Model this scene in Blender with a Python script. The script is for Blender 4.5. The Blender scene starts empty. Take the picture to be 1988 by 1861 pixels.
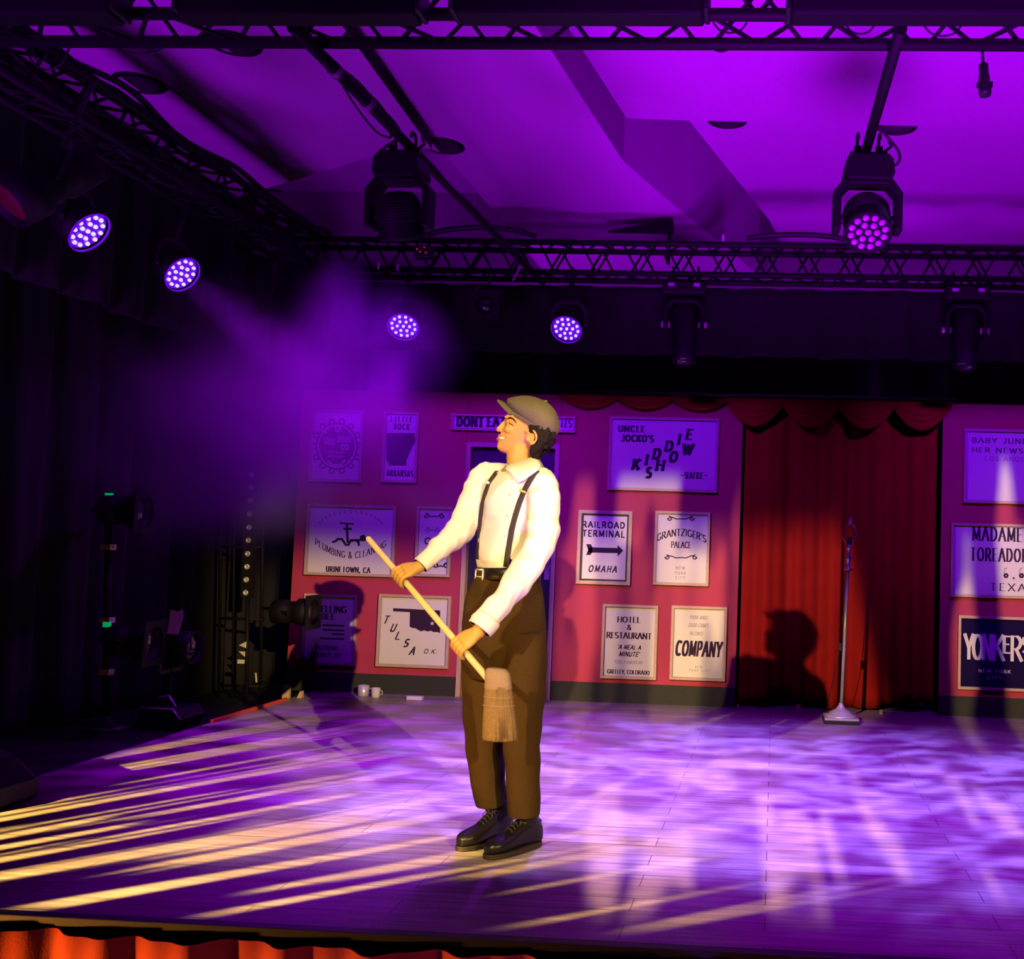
import bpy, bmesh, math, random
import numpy as np
from mathutils import Vector, Matrix, Quaternion

random.seed(7)
SC = bpy.context.scene
COL = SC.collection
PI = math.pi

# ------------------------------------------------------------------ camera
F_PX, PPX, PPY, EYE = 2000.0, 1398.0, 930.5, 1.22
_p, _y, _r = (math.radians(a) for a in (3.72, 3.15, 1.74))
_f = Vector((-math.sin(_y) * math.cos(_p), math.cos(_y) * math.cos(_p), math.sin(_p)))
_x0 = Vector((math.cos(_y), math.sin(_y), 0))
_u0 = _x0.cross(_f)
CX = math.cos(_r) * _x0 + math.sin(_r) * _u0
CU = -math.sin(_r) * _x0 + math.cos(_r) * _u0
CF = _f
CAM = Vector((0, 0, EYE))
cam_data = bpy.data.cameras.new('camera')
cam = bpy.data.objects.new('camera', cam_data)
COL.objects.link(cam)
m3 = Matrix((CX, CU, -CF)).transposed()
cam.matrix_world = Matrix.Translation(CAM) @ m3.to_4x4()
cam_data.sensor_width = 36.0
cam_data.lens = 36.0 * F_PX / 1988.0
cam_data.shift_x = -(PPX - 994.0) / 1988.0
cam_data.shift_y = (PPY - 930.5) / 1988.0
cam_data.clip_start = 0.05
cam_data.clip_end = 60
SC.camera = cam


def ray(px, py):
    return CX * ((px - PPX) / F_PX) - CU * ((py - PPY) / F_PX) + CF


def atY(px, py, Y):
    d = ray(px, py)
    return CAM + d * (Y / d.y)


def atZ(px, py, Z=0.0):
    d = ray(px, py)
    return CAM + d * ((Z - EYE) / d.z)


# ------------------------------------------------------------------ view, world
SC.view_settings.view_transform = 'Standard'
SC.view_settings.look = 'None'
SC.view_settings.gamma = 1.0
SC.view_settings.exposure = 0.0
SC.view_settings.use_curve_mapping = False
cy = SC.cycles
cy.use_denoising = True
cy.max_bounces = 5
cy.diffuse_bounces = 0
cy.glossy_bounces = 2
cy.transmission_bounces = 3
cy.volume_bounces = 0
cy.caustics_reflective = False
cy.caustics_refractive = False
cy.sample_clamp_indirect = 4.0
try:
    cy.volume_max_steps = 48
    cy.volume_step_rate = 1.6
except Exception:
    pass
world = bpy.data.worlds.new('dark_hall')
SC.world = world
world.use_nodes = True
world.node_tree.nodes['Background'].inputs['Color'].default_value = (0.25, 0.0, 0.6, 1)
world.node_tree.nodes['Background'].inputs['Strength'].default_value = 0.006

# ------------------------------------------------------------------ key positions
YW = 7.95          # the painted flats
YE = 3.23          # front edge of the stage
XL = -3.57         # left edge of the stage floor
YM = 4.19          # the man
ZR = 3.08          # underside of the rig


# ------------------------------------------------------------------ stage lamps
def nd(nt, t, **kw):
    n = nt.nodes.new(t)
    for k, v in kw.items():
        setattr(n, k, v)
    return n


def mth(nt, op, a, b=None, c=None, clamp=False):
    n = nt.nodes.new('ShaderNodeMath')
    n.operation = op
    n.use_clamp = clamp
    for i, v in enumerate((a, b, c)):
        if v is None:
            continue
        if isinstance(v, (int, float)):
            n.inputs[i].default_value = v
        else:
            nt.links.new(v, n.inputs[i])
    return n.outputs[0]


def sstep(nt, v, lo, hi):
    n = nt.nodes.new('ShaderNodeMapRange')
    n.interpolation_type = 'SMOOTHSTEP'
    nt.links.new(v, n.inputs['Value'])
    n.inputs['From Min'].default_value = lo
    n.inputs['From Max'].default_value = hi
    n.inputs['To Min'].default_value = 0.0
    n.inputs['To Max'].default_value = 1.0
    return n.outputs['Result']


def spot(name, loc, target, power, color, angle, blend=0.3, radius=0.05, gobo=None):
    """a theatre spotlight; gobo(nt, u, v) returns the breakup pattern over the beam (u, v = tangents of the beam angles)"""
    d = bpy.data.lights.new(name, 'SPOT')
    d.energy = power
    d.color = color
    d.spot_size = math.radians(angle)
    d.spot_blend = blend
    d.shadow_soft_size = radius
    o = bpy.data.objects.new(name, d)
    COL.objects.link(o)
    o.location = loc
    o.rotation_euler = (Vector(target) - Vector(loc)).to_track_quat('-Z', 'Y').to_euler()
    if gobo:
        d.use_nodes = True
        nt = d.node_tree
        em = nt.nodes['Emission']
        tc = nd(nt, 'ShaderNodeTexCoord')
        sp = nd(nt, 'ShaderNodeSeparateXYZ')
        nt.links.new(tc.outputs['Normal'], sp.inputs[0])
        az = mth(nt, 'ABSOLUTE', sp.outputs[2])
        u = mth(nt, 'DIVIDE', sp.outputs[0], az)
        v = mth(nt, 'DIVIDE', sp.outputs[1], az)
        nt.links.new(gobo(nt, u, v), em.inputs['Strength'])
    return o


def noise2(nt, u, v, su, sv, scale=1.0, detail=2.0, rough=0.5, w=0.0, dist=0.0):
    cb = nd(nt, 'ShaderNodeCombineXYZ')
    nt.links.new(mth(nt, 'MULTIPLY', u, su), cb.inputs[0])
    nt.links.new(mth(nt, 'MULTIPLY', v, sv), cb.inputs[1])
    cb.inputs[2].default_value = w
    n = nd(nt, 'ShaderNodeTexNoise')
    n.inputs['Scale'].default_value = scale
    n.inputs['Detail'].default_value = detail
    n.inputs['Roughness'].default_value = rough
    n.inputs['Distortion'].default_value = dist
    nt.links.new(cb.outputs[0], n.inputs['Vector'])
    return n.outputs['Fac']


WARM = (1.0, 0.67, 0.24)
AMBER = (1.0, 0.60, 0.14)
PINK = (1.0, 0.55, 0.42)
VIOLET = (0.36, 0.0, 1.0)
MAGENTA = (0.42, 0.0, 0.95)
LAV = (0.24, 0.15, 1.0)
WASH = (0.22, 0.0, 1.0)


head = atY(1028, 775, YM)                      # the crown of the man's cap


def from_shadow(px, py, k):
    """lamp position that throws the cap's shadow to wall pixel (px, py)"""
    s = atY(px, py, YW)
    return head + (head - s) * k


def beam_uv(loc, target, p):
    q = (Vector(target) - Vector(loc)).to_track_quat('-Z', 'Y')
    d = q.inverted() @ (Vector(p) - Vector(loc))
    return d.x / abs(d.z), d.y / abs(d.z)


def window(nt, u, v, u0=None, u1=None, v0=None, v1=None, su=0.01, sv=0.01):
    """framing shutters: 1 inside the window, soft edges"""
    out = None
    for x, lo, s, inv in ((u, u0, su, 0), (u, u1, su, 1), (v, v0, sv, 0), (v, v1, sv, 1)):
        if lo is None:
            continue
        g = sstep(nt, x, lo - s, lo + s)
        if inv:
            g = mth(nt, 'SUBTRACT', 1.0, g)
        out = g if out is None else mth(nt, 'MULTIPLY', out, g)
    return out


L1 = from_shadow(662, 1128, 2.5)
L2 = from_shadow(1528, 1180, 2.1)
L3 = Vector((-5.6, 0.0, 2.0))
L4 = Vector((0.42, -3.75, 3.3))
T1 = head + Vector((0.0, 0, -0.45))
T2 = head + Vector((0.30, 0, -0.35))
T3 = Vector((-1.6, 4.6, 0.0))
T4 = Vector((0.40, 4.6, 0.2))
T5 = Vector((-0.2, 7.95, 1.2))


def edge(nt, u, v, loc, target, p1, p2, inside, soft=0.012):
    """one straight framing shutter whose edge runs through two points of the set; 1 on the side of `inside`"""
    a_, b_, c_ = (Vector(beam_uv(loc, target, p)) for p in (p1, p2, inside))
    d = (b_ - a_).normalized()
    n = Vector((-d.y, d.x))
    if n.dot(c_ - a_) < 0:
        n = -n
    k = mth(nt, 'ADD', mth(nt, 'MULTIPLY', u, n.x), mth(nt, 'MULTIPLY', v, n.y))
    return sstep(nt, k, n.dot(a_) - soft, n.dot(a_) + soft)


def mul(nt, *a_):
    o = a_[0]
    for b_ in a_[1:]:
        o = mth(nt, 'MULTIPLY', o, b_)
    return o


def W_(px, py):
    return atY(px, py, YW)


def g_key1(nt, u, v):
    i = W_(700, 1200)
    e = lambda p, q, s: edge(nt, u, v, L1, T1, p, q, i, s)
    return mul(nt, e(W_(560, 1070), W_(900, 1085), 0.014), e(W_(420, 1000), W_(410, 1300), 0.01), e(W_(960, 1000), W_(955, 1300), 0.01), e(atZ(500, 1650), atZ(1100, 1665), 0.01))


def g_key2(nt, u, v):
    i = W_(1300, 1200)
    e = lambda p, q, s: edge(nt, u, v, L2, T2, p, q, i, s)
    w = mul(nt, e(W_(1085, 1060), W_(1640, 1020), 0.018), e(W_(1087, 1000), W_(1075, 1300), 0.004), e(W_(1625, 1000), W_(1690, 1300), 0.007), e(atZ(900, 1675), atZ(1300, 1680), 0.01))
    s = sstep(nt, noise2(nt, u, v, 80, 9, detail=1.0, w=4.0), 0.38, 0.52)
    s = mth(nt, 'ADD', mth(nt, 'MULTIPLY', s, 0.55), 0.45)
    full = edge(nt, u, v, L2, T2, W_(1425, 1000), W_(1410, 1300), W_(1600, 1200), 0.004)
    s = mth(nt, 'MAXIMUM', s, full)
    return mul(nt, w, s)


def g_side(nt, u, v):
    i = atZ(600, 1600)
    e = lambda p, q, s: edge(nt, u, v, L3, T3, p, q, i, s)
    lip = mth(nt, 'MULTIPLY', mth(nt, 'SUBTRACT', edge(nt, u, v, L3, T3, atZ(60, 1700), atZ(1300, 1700), i, 0.09), 1.0), 0.10)
    a = sstep(nt, mth(nt, 'ADD', noise2(nt, u, v, 30, 4.0, detail=1.5, w=2.0), lip), 0.492, 0.514)
    b = sstep(nt, noise2(nt, u, v, 120, 7.0, detail=1.0, w=9.0), 0.42, 0.47)
    far = edge(nt, u, v, L3, T3, atZ(420, 1450), atZ(1250, 1740), i, 0.06)
    return mul(nt, a, b, far, e(atZ(40, 1525), atZ(420, 1408), 0.012), e(atZ(60, 1758), atZ(1300, 1800), 0.008))


def g_front(nt, u, v):
    i = atZ(1450, 1650)
    e = lambda p, q, s: edge(nt, u, v, L4, T4, p, q, i, s)
    a = sstep(nt, noise2(nt, u, v, 60, 8, detail=1.0, w=1.0), 0.53, 0.57)
    b = sstep(nt, noise2(nt, u, v, 24, 18, detail=1.0, w=6.0), 0.40, 0.52)
    return mul(nt, a, b, e(atZ(1100, 1760), atZ(1900, 1770), 0.012), e(atZ(1150, 1480), atZ(1900, 1500), 0.03), e(atZ(1060, 1500), atZ(1060, 1750), 0.012))


def g_front_wall(x0, x1, y0, w_):
    def g(nt, u, v):
        i = W_((x0 + x1) / 2, 1250)
        e = lambda p, q, s: edge(nt, u, v, L4, T5, p, q, i, s)
        a = sstep(nt, noise2(nt, u, v, 50, 7, detail=1.0, w=w_), 0.48, 0.54)
        return mul(nt, a, e(W_(x0, y0), W_(x1, y0), 0.010), e(W_(x0, 1000), W_(x0 - 5, 1300), 0.004), e(W_(x1, 1000), W_(x1 - 5, 1300), 0.004), e(atZ(x0, 1480), atZ(x1, 1490), 0.02))
    return g


def g_ripple(w):
    def g(nt, u, v):
        n = noise2(nt, u, v, 9, 16, detail=3.0, rough=0.6, w=w, dist=0.6)
        return mth(nt, 'ADD', 0.05, mth(nt, 'MULTIPLY', sstep(nt, n, 0.42, 0.64), 1.1))
    return g


spot('key_spot_right', L1, T1, 6800, WARM, 30, 0.3, 0.035, g_key1)
spot('key_spot_left', L2, T2, 3600, WARM, 30, 0.3, 0.05, g_key2)
spot('side_spot_left', L3, T3, 11500, AMBER, 62, 0.2, 0.02, g_side)
spot('front_spot_floor', L4, T4, 9000, PINK, 36, 0.3, 0.03, g_front)
spot('front_spot_flat', L4, T5, 3600, WARM, 34, 0.3, 0.04, g_front_wall(1090, 1432, 935, 1.0))
spot('front_spot_flat_right', L4, T5, 4200, WARM, 34, 0.3, 0.04, g_front_wall(1832, 2300, 900, 5.0))
spot('added_apron_spot', (-4.0, 1.9, -0.25), (-1.2, YE, -0.3), 420, (1.0, 0.36, 0.06), 60, 0.8, 0.05)  # unseen pair added low in front to warm the skirt
spot('added_apron_spot', (2.8, 0.6, -0.2), (0.2, YE, -0.3), 90, (1.0, 0.30, 0.06), 60, 0.9, 0.05)
spot('added_rear_wall_wash_left', (-1.8, 8.7, 2.1), (-1.8, 9.4, 4.1), 70, MAGENTA, 130, 0.8, 0.15)  # unseen pair added behind the drape to brighten the back wall
spot('added_rear_wall_wash_right', (1.0, 8.7, 2.1), (1.0, 9.4, 4.1), 90, MAGENTA, 130, 0.8, 0.15)
# violet wash over the floor, from unseen lamps overhead
spot('floor_wash_centre', (-0.9, 5.1, 3.9), (-0.75, 5.5, 0), 3000, LAV, 54, 0.9, 0.04, g_ripple(3.0))
spot('floor_wash_right', (1.0, 4.9, 3.9), (0.65, 5.35, 0), 2600, LAV, 58, 0.9, 0.04, g_ripple(8.0))
spot('floor_wash_left', (-2.3, 5.6, 3.4), (-2.3, 6.2, 0), 700, VIOLET, 66, 0.8, 0.06, g_ripple(12.0))
spot('floor_base_left', (-1.6, 5.3, 3.5), (-1.2, 5.6, 0), 520, VIOLET, 74, 0.9, 0.1)
spot('floor_base_right', (0.9, 5.0, 3.5), (0.8, 5.3, 0), 620, VIOLET, 78, 0.9, 0.1)
spot('floor_wash_front', (-0.6, 2.5, 3.2), (-0.5, 3.1, 0), 60, VIOLET, 70, 0.9, 0.1)
spot('floor_wash_front', (1.1, 2.5, 3.2), (1.0, 3.1, 0), 50, VIOLET, 70, 0.9, 0.1)


# violet wash over the flats
def g_wall(loc, tgt):
    def g(nt, u, v):
        return edge(nt, u, v, loc, tgt, W_(600, 782), W_(1900, 790), W_(1200, 1000), 0.02)
    return g


for nm, lx, tx, pw in (('wall_wash_left', -2.4, -2.6, 310), ('wall_wash_middle', -0.9, -0.9, 190), ('wall_wash_right', 1.5, 1.7, 230)):
    lo_, tg_ = (lx, 5.5, 2.95), (tx, YW, 1.75)
    spot(nm, lo_, tg_, pw, WASH, 66, 1.0, 0.1, g_wall(lo_, tg_))
spot('added_haze_beam', (-2.5, 7.0, 3.0), (-3.7, 6.3, 1.5), 190, VIOLET, 60, 0.9, 0.1)  # unseen lamp added to light the haze at the left


# unseen violet uplights added to light the ceiling; shuttered off the man
def g_up(a0, a1, loc, tgt):
    """keep only the azimuth band a0..a1 (degrees from straight upstage, seen from the lamp)"""
    def g(nt, u, v):
        s = math.tan(math.radians(a0)), math.tan(math.radians(a1))
        w = window(nt, u, v, s[0], s[1], None, None, 0.05, 0.05)
        return mul(nt, w, edge(nt, u, v, loc, tgt, atY(500, 590, YW), atY(1900, 612, YW), Vector((0, YW, 5)), 0.03))
    return g


spot('added_ceiling_wash_right', (0.3, 1.0, -0.8), (0.3, 6.0, 3.2), 3500, MAGENTA, 80, 0.6, 0.9, g_up(-14, 60, (0.3, 1.0, -0.8), (0.3, 6.0, 3.2)))
spot('added_ceiling_wash_left', (-4.3, 1.0, -0.8), (-3.2, 6.0, 3.2), 1150, MAGENTA, 74, 0.6, 0.9, g_up(-50, 21, (-4.3, 1.0, -0.8), (-3.2, 6.0, 3.2)))


# ------------------------------------------------------------------ materials
def material(name, color, rough=0.6, metal=0.0, vary=0.08, scale=12.0, bump=0.0, bscale=80.0, spec=0.5, emit=None, estr=0.0, sheen=0.0):
    m = bpy.data.materials.new(name)
    m.use_nodes = True
    nt = m.node_tree
    b = nt.nodes['Principled BSDF']
    b.inputs['Roughness'].default_value = rough
    b.inputs['Metallic'].default_value = metal
    b.inputs['Specular IOR Level'].default_value = spec
    if sheen:
        b.inputs['Sheen Weight'].default_value = sheen
    tc = nd(nt, 'ShaderNodeTexCoord')
    n = nd(nt, 'ShaderNodeTexNoise')
    n.inputs['Scale'].default_value = scale
    n.inputs['Detail'].default_value = 3
    nt.links.new(tc.outputs['Object'], n.inputs['Vector'])
    mx = nd(nt, 'ShaderNodeMixRGB')
    mx.blend_type = 'MIX'
    c = Vector(color[:3])
    mx.inputs[1].default_value = (*(c * (1 - vary)), 1)
    mx.inputs[2].default_value = (*[min(1, x * (1 + vary)) for x in c], 1)
    nt.links.new(n.outputs['Fac'], mx.inputs[0])
    nt.links.new(mx.outputs[0], b.inputs['Base Color'])
    if bump:
        n2 = nd(nt, 'ShaderNodeTexNoise')
        n2.inputs['Scale'].default_value = bscale
        n2.inputs['Detail'].default_value = 2
        nt.links.new(tc.outputs['Object'], n2.inputs['Vector'])
        bp = nd(nt, 'ShaderNodeBump')
        bp.inputs['Strength'].default_value = bump
        bp.inputs['Distance'].default_value = 0.004
        nt.links.new(n2.outputs['Fac'], bp.inputs['Height'])
        nt.links.new(bp.outputs[0], b.inputs['Normal'])
    if emit:
        b.inputs['Emission Color'].default_value = (*emit, 1)
        b.inputs['Emission Strength'].default_value = estr
    return m


def plank_material():
    m = bpy.data.materials.new('grey_plank_floor')
    m.use_nodes = True
    nt = m.node_tree
    b = nt.nodes['Principled BSDF']
    tc = nd(nt, 'ShaderNodeTexCoord')
    br = nd(nt, 'ShaderNodeTexBrick')
    br.offset = 0.37
    br.inputs['Scale'].default_value = 1.0
    br.inputs['Brick Width'].default_value = 1.22
    br.inputs['Row Height'].default_value = 0.125
    br.inputs['Mortar Size'].default_value = 0.0018
    br.inputs['Mortar Smooth'].default_value = 0.1
    br.inputs['Color1'].default_value = (0.52, 0.46, 0.42, 1)
    br.inputs['Color2'].default_value = (0.40, 0.35, 0.32, 1)
    br.inputs['Mortar'].default_value = (0.10, 0.09, 0.08, 1)
    nt.links.new(tc.outputs['Object'], br.inputs['Vector'])
    mp = nd(nt, 'ShaderNodeMapping')
    mp.inputs['Scale'].default_value = (1.6, 26, 1)
    nt.links.new(tc.outputs['Object'], mp.inputs['Vector'])
    n = nd(nt, 'ShaderNodeTexNoise')
    n.inputs['Scale'].default_value = 1.6
    n.inputs['Detail'].default_value = 5
    n.inputs['Roughness'].default_value = 0.65
    nt.links.new(mp.outputs[0], n.inputs['Vector'])
    cr = nd(nt, 'ShaderNodeValToRGB')
    cr.color_ramp.elements[0].position = 0.32
    cr.color_ramp.elements[0].color = (0.50, 0.48, 0.47, 1)
    cr.color_ramp.elements[1].position = 0.66
    cr.color_ramp.elements[1].color = (1.12, 1.1, 1.1, 1)
    nt.links.new(n.outputs['Fac'], cr.inputs[0])
    mx = nd(nt, 'ShaderNodeMixRGB')
    mx.blend_type = 'MULTIPLY'
    mx.inputs[0].default_value = 1
    nt.links.new(br.outputs['Color'], mx.inputs[1])
    nt.links.new(cr.outputs[0], mx.inputs[2])
    nt.links.new(mx.outputs[0], b.inputs['Base Color'])
    b.inputs['Roughness'].default_value = 0.42
    b.inputs['Specular IOR Level'].default_value = 0.35
    bp = nd(nt, 'ShaderNodeBump')
    bp.inputs['Strength'].default_value = 0.12
    bp.inputs['Distance'].default_value = 0.002
    nt.links.new(br.outputs['Fac'], bp.inputs['Height'])
    nt.links.new(bp.outputs[0], b.inputs['Normal'])
    return m


M = {}
M['floor'] = plank_material()
M['ceiling'] = material('white_ceiling_paint', (0.80, 0.80, 0.80), 0.8, vary=0.03, scale=3)
M['wallpaint'] = material('white_wall_paint', (0.62, 0.62, 0.62), 0.8, vary=0.05, scale=3)
M['black'] = material('black_painted_metal', (0.010, 0.0095, 0.011), 0.5, 0.0, 0.2, 30)
M['blackmetal'] = material('black_powder_coat', (0.007, 0.0065, 0.008), 0.6, 0.0, 0.2, 30, spec=0.2)
M['drape'] = material('black_wool_drape', (0.010, 0.009, 0.012), 0.95, vary=0.25, scale=4, bump=0.3)
M['rubber'] = material('black_rubber_cable', (0.012, 0.012, 0.014), 0.6, vary=0.1)
M['flat'] = material('red_scenic_paint', (0.50, 0.042, 0.115), 0.75, vary=0.10, scale=5, bump=0.1)
M['kick'] = material('dark_olive_kickboard', (0.030, 0.034, 0.026), 0.8, vary=0.3, scale=60, bump=0.3)
M['paper'] = material('white_print_paper', (0.84, 0.80, 0.78), 0.6, vary=0.02, scale=6)
M['navy'] = material('navy_print_paper', (0.012, 0.005, 0.060), 0.8, vary=0.05, spec=0.08)
M['ink'] = material('dark_print_ink', (0.045, 0.02, 0.06), 0.8, vary=0.05, spec=0.1)
M['faint'] = material('pale_print_ink', (0.42, 0.36, 0.42), 0.6, vary=0.05)
M['white_ink'] = material('white_print_ink', (0.86, 0.82, 0.82), 0.6, vary=0.02)
M['gilt'] = material('pale_gilt_frame', (0.62, 0.42, 0.33), 0.45, 0.0, 0.15, 40)
M['darkwood'] = material('dark_navy_door_paint', (0.018, 0.010, 0.045), 0.5, vary=0.1)
M['timber'] = material('bare_pine_timber', (0.72, 0.55, 0.30), 0.6, vary=0.15, scale=20)
M['velvet'] = material('red_velvet', (0.42, 0.016, 0.014), 0.9, vary=0.18, scale=7, bump=0.2, bscale=200, spec=0.1)
M['skirt'] = material('orange_red_skirt_cloth', (0.62, 0.085, 0.02), 0.9, vary=0.15, scale=6, bump=0.2, bscale=160)
M['chrome'] = material('brushed_nickel', (0.72, 0.70, 0.72), 0.30, 0.35, 0.05, 30)
M['glass_dark'] = material('dark_lens_glass', (0.03, 0.025, 0.04), 0.08, 0.0, 0.05, spec=0.8)
M['reflector'] = material('polished_reflector', (0.06, 0.058, 0.062), 0.3, 0.0, 0.05)
M['dim_yellow'] = material('dim_yellow_lens_reflection', (0.10, 0.085, 0.010), 0.5, vary=0.2)  # yellow reflection on a lens, put into its colour
M['white_tape'] = material('white_cloth_tape', (0.72, 0.70, 0.70), 0.7, vary=0.05)
M['orange_strip'] = material('orange_red_edge_tape', (0.90, 0.10, 0.05), 0.6, vary=0.05)
M['green_glow'] = material('glowing_green_tag', (0.02, 0.30, 0.10), 0.4, emit=(0.0, 0.6, 0.16), estr=0.45)
M['pinkcloth'] = material('pale_pink_paper', (0.75, 0.55, 0.50), 0.7, vary=0.1)
M['led_on'] = material('lit_led_lens', (0.4, 0.4, 0.9), 0.2, emit=(0.45, 0.45, 1.0), estr=1.6)
M['led_plate'] = material('violet_lit_led_plate', (0.05, 0.02, 0.10), 0.15, emit=(0.14, 0.0, 0.75), estr=0.9)
M['led_off'] = material('unlit_led_lens', (0.50, 0.42, 0.62), 0.10, 0.0, 0.05, spec=0.9)
M['red_led'] = material('red_indicator_led', (0.3, 0.01, 0.01), 0.3, emit=(1.0, 0.03, 0.02), estr=0.5)


# ------------------------------------------------------------------ mesh helpers
class MB:
    def __init__(self):
        self.v, self.f, self.s = [], [], []

    def add(self, verts, faces, smooth=False):
        o = len(self.v)
        self.v += [tuple(p) for p in verts]
        self.f += [tuple(i + o for i in f) for f in faces]
        self.s += [smooth] * len(faces)

    def box(self, lo, hi, rot=None, piv=None):
        (a, b, c), (d, e, g) = lo, hi
        P = [Vector(p) for p in ((a, b, c), (d, b, c), (d, e, c), (a, e, c), (a, b, g), (d, b, g), (d, e, g), (a, e, g))]
        if rot is not None:
            q = piv if piv is not None else Vector(((a + d) / 2, (b + e) / 2, (c + g) / 2))
            P = [rot @ (p - q) + q for p in P]
        self.add(P, [(0, 3, 2, 1), (4, 5, 6, 7), (0, 1, 5, 4), (1, 2, 6, 5), (2, 3, 7, 6), (3, 0, 4, 7)])
        return self

    def cbox(self, c, s, rot=None):
        c = Vector(c)
        h = Vector(s) / 2
        return self.box(c - h, c + h, rot, c)

    def bar(self, p0, p1, w, h, up=(0, 0, 1)):
        p0, p1 = Vector(p0), Vector(p1)
        d = (p1 - p0).normalized()
        s = d.cross(Vector(up))
        if s.length < 1e-4:
            s = d.cross(Vector((0, 1, 0)))
        s.normalize()
        t = s.cross(d)
        P = []
        for q in (p0, p1):
            for a, b in ((-1, -1), (1, -1), (1, 1), (-1, 1)):
                P.append(q + s * a * w / 2 + t * b * h / 2)
        self.add(P, [(3, 2, 1, 0), (4, 5, 6, 7), (0, 1, 5, 4), (1, 2, 6, 5), (2, 3, 7, 6), (3, 0, 4, 7)])
        return self

    def tube(self, pts, r, n=10, caps=True, flat=None):
        """round tube along a polyline; r may be a list; flat = (a, b) radii multipliers"""
        pts = [Vector(p) for p in pts]
        rr = r if isinstance(r, (list, tuple)) else [r] * len(pts)
        t0 = (pts[1] - pts[0]).normalized()
        ref = Vector((0, 0, 1)) if abs(t0.z) < 0.9 else Vector((0, 1, 0))
        s = t0.cross(ref).normalized()
        rings = []
        for i, p in enumerate(pts):
            a = pts[max(0, i - 1)]
            b = pts[min(len(pts) - 1, i + 1)]
            t = (b - a)
            t = t.normalized() if t.length > 1e-9 else t0
            s = (s - t * s.dot(t)).normalized()
            w = t.cross(s)
            fa, fb = flat or (1, 1)
            rings.append([p + (s * math.cos(k * 2 * PI / n) * fa + w * math.sin(k * 2 * PI / n) * fb) * rr[i] for k in range(n)])
        self.rings(rings, caps)
        return self

    def rings(self, rings, caps=True, closed=True):
        n = len(rings[0])
        V = [p for R in rings for p in R]
        Fc = []
        for i in range(len(rings) - 1):
            for k in range(n if closed else n - 1):
                k2 = (k + 1) % n
                Fc.append((i * n + k, i * n + k2, (i + 1) * n + k2, (i + 1) * n + k))
        self.add(V, Fc, True)
        if caps and closed:
            self.add(rings[0], [tuple(range(n - 1, -1, -1))])
            self.add(rings[-1], [tuple(range(n))])
        return self

    def cyl(self, p0, p1, r0, r1=None, n=20):
        return self.tube([p0, p1], [r0, r0 if r1 is None else r1], n)

    def lathe(self, prof, origin=(0, 0, 0), axis=(0, 0, 1), n=28, caps=True):
        ax = Vector(axis).normalized()
        q = Vector((0, 0, 1)).rotation_difference(ax)
        o = Vector(origin)
        R = [[o + q @ Vector((r * math.cos(k * 2 * PI / n), r * math.sin(k * 2 * PI / n), z)) for k in range(n)] for r, z in prof]
        return self.rings(R, caps)

    def ball(self, c, r, n=14, m=9):
        rx, ry, rz = r if isinstance(r, (tuple, list)) else (r, r, r)
        R = []
        for i in range(m + 1):
            t = -PI / 2 + PI * i / m
            t = max(-PI / 2 + 0.02, min(PI / 2 - 0.02, t))
            R.append([Vector(c) + Vector((rx * math.cos(t) * math.cos(k * 2 * PI / n), ry * math.cos(t) * math.sin(k * 2 * PI / n), rz * math.sin(t))) for k in range(n)])
        return self.rings(R)

    def prism(self, poly, d0, d1, conv):
        """poly = 2-D outline, conv(a, b, d) -> 3-D"""
        n = len(poly)
        A = [conv(a, b, d0) for a, b in poly]
        B = [conv(a, b, d1) for a, b in poly]
        self.add(A + B, [tuple(range(n - 1, -1, -1)), tuple(range(n, 2 * n))] + [(i, (i + 1) % n, n + (i + 1) % n, n + i) for i in range(n)])
        return self

    def sheet(self, grid, smooth=True):
        """open surface from a grid of points"""
        n = len(grid[0])
        V = [p for r in grid for p in r]
        self.add(V, [(i * n + k, i * n + k + 1, (i + 1) * n + k + 1, (i + 1) * n + k) for i in range(len(grid) - 1) for k in range(n - 1)], smooth)
        return self

    def build(self, name, mat, parent=None, bevel=0.0, solid=0.0, offset=0.0):
        me = bpy.data.meshes.new(name)
        org = parent_loc(parent)
        me.from_pydata([tuple(Vector(p) - org) for p in self.v], [], self.f)
        me.polygons.foreach_set('use_smooth', self.s)
        me.validate()
        me.update()
        bm = bmesh.new()
        bm.from_mesh(me)
        bmesh.ops.remove_doubles(bm, verts=bm.verts, dist=1e-5)
        bmesh.ops.recalc_face_normals(bm, faces=bm.faces)
        bm.to_mesh(me)
        bm.free()
        me.materials.append(M[mat] if isinstance(mat, str) else mat)
        o = bpy.data.objects.new(name, me)
        COL.objects.link(o)
        if parent is not None:
            o.parent = parent
        if solid:
            s = o.modifiers.new('thickness', 'SOLIDIFY')
            s.thickness = solid
            s.offset = offset
        if bevel:
            b = o.modifiers.new('bevel', 'BEVEL')
            b.width = bevel
            b.segments = 2
            b.limit_method = 'ANGLE'
            b.angle_limit = math.radians(50)
        return o


WLOC = {}


def parent_loc(parent):
    """world origin of a parent (everything here is only translated)"""
    o = Vector((0, 0, 0))
    while parent is not None:
        o = o + parent.location
        parent = parent.parent
    return o


def thing(name, loc, label, cat, group=None):
    o = bpy.data.objects.new(name, None)
    o.empty_display_size = 0.1
    COL.objects.link(o)
    o.location = loc
    o['label'] = label
    o['category'] = cat
    if group:
        o['group'] = group
    return o


def tag(o, label=None, cat=None, group=None, kind=None):
    for k, v in (('label', label), ('category', cat), ('group', group), ('kind', kind)):
        if v:
            o[k] = v
    return o


def struct(o, label=None, cat=None):
    return tag(o, label, cat, None, 'structure')


def copy_tree(o, parent=None):
    c = o.copy()
    COL.objects.link(c)
    if parent is not None:
        c.parent = parent
    for ch in list(o.children):
        copy_tree(ch, c)
    return c


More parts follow.
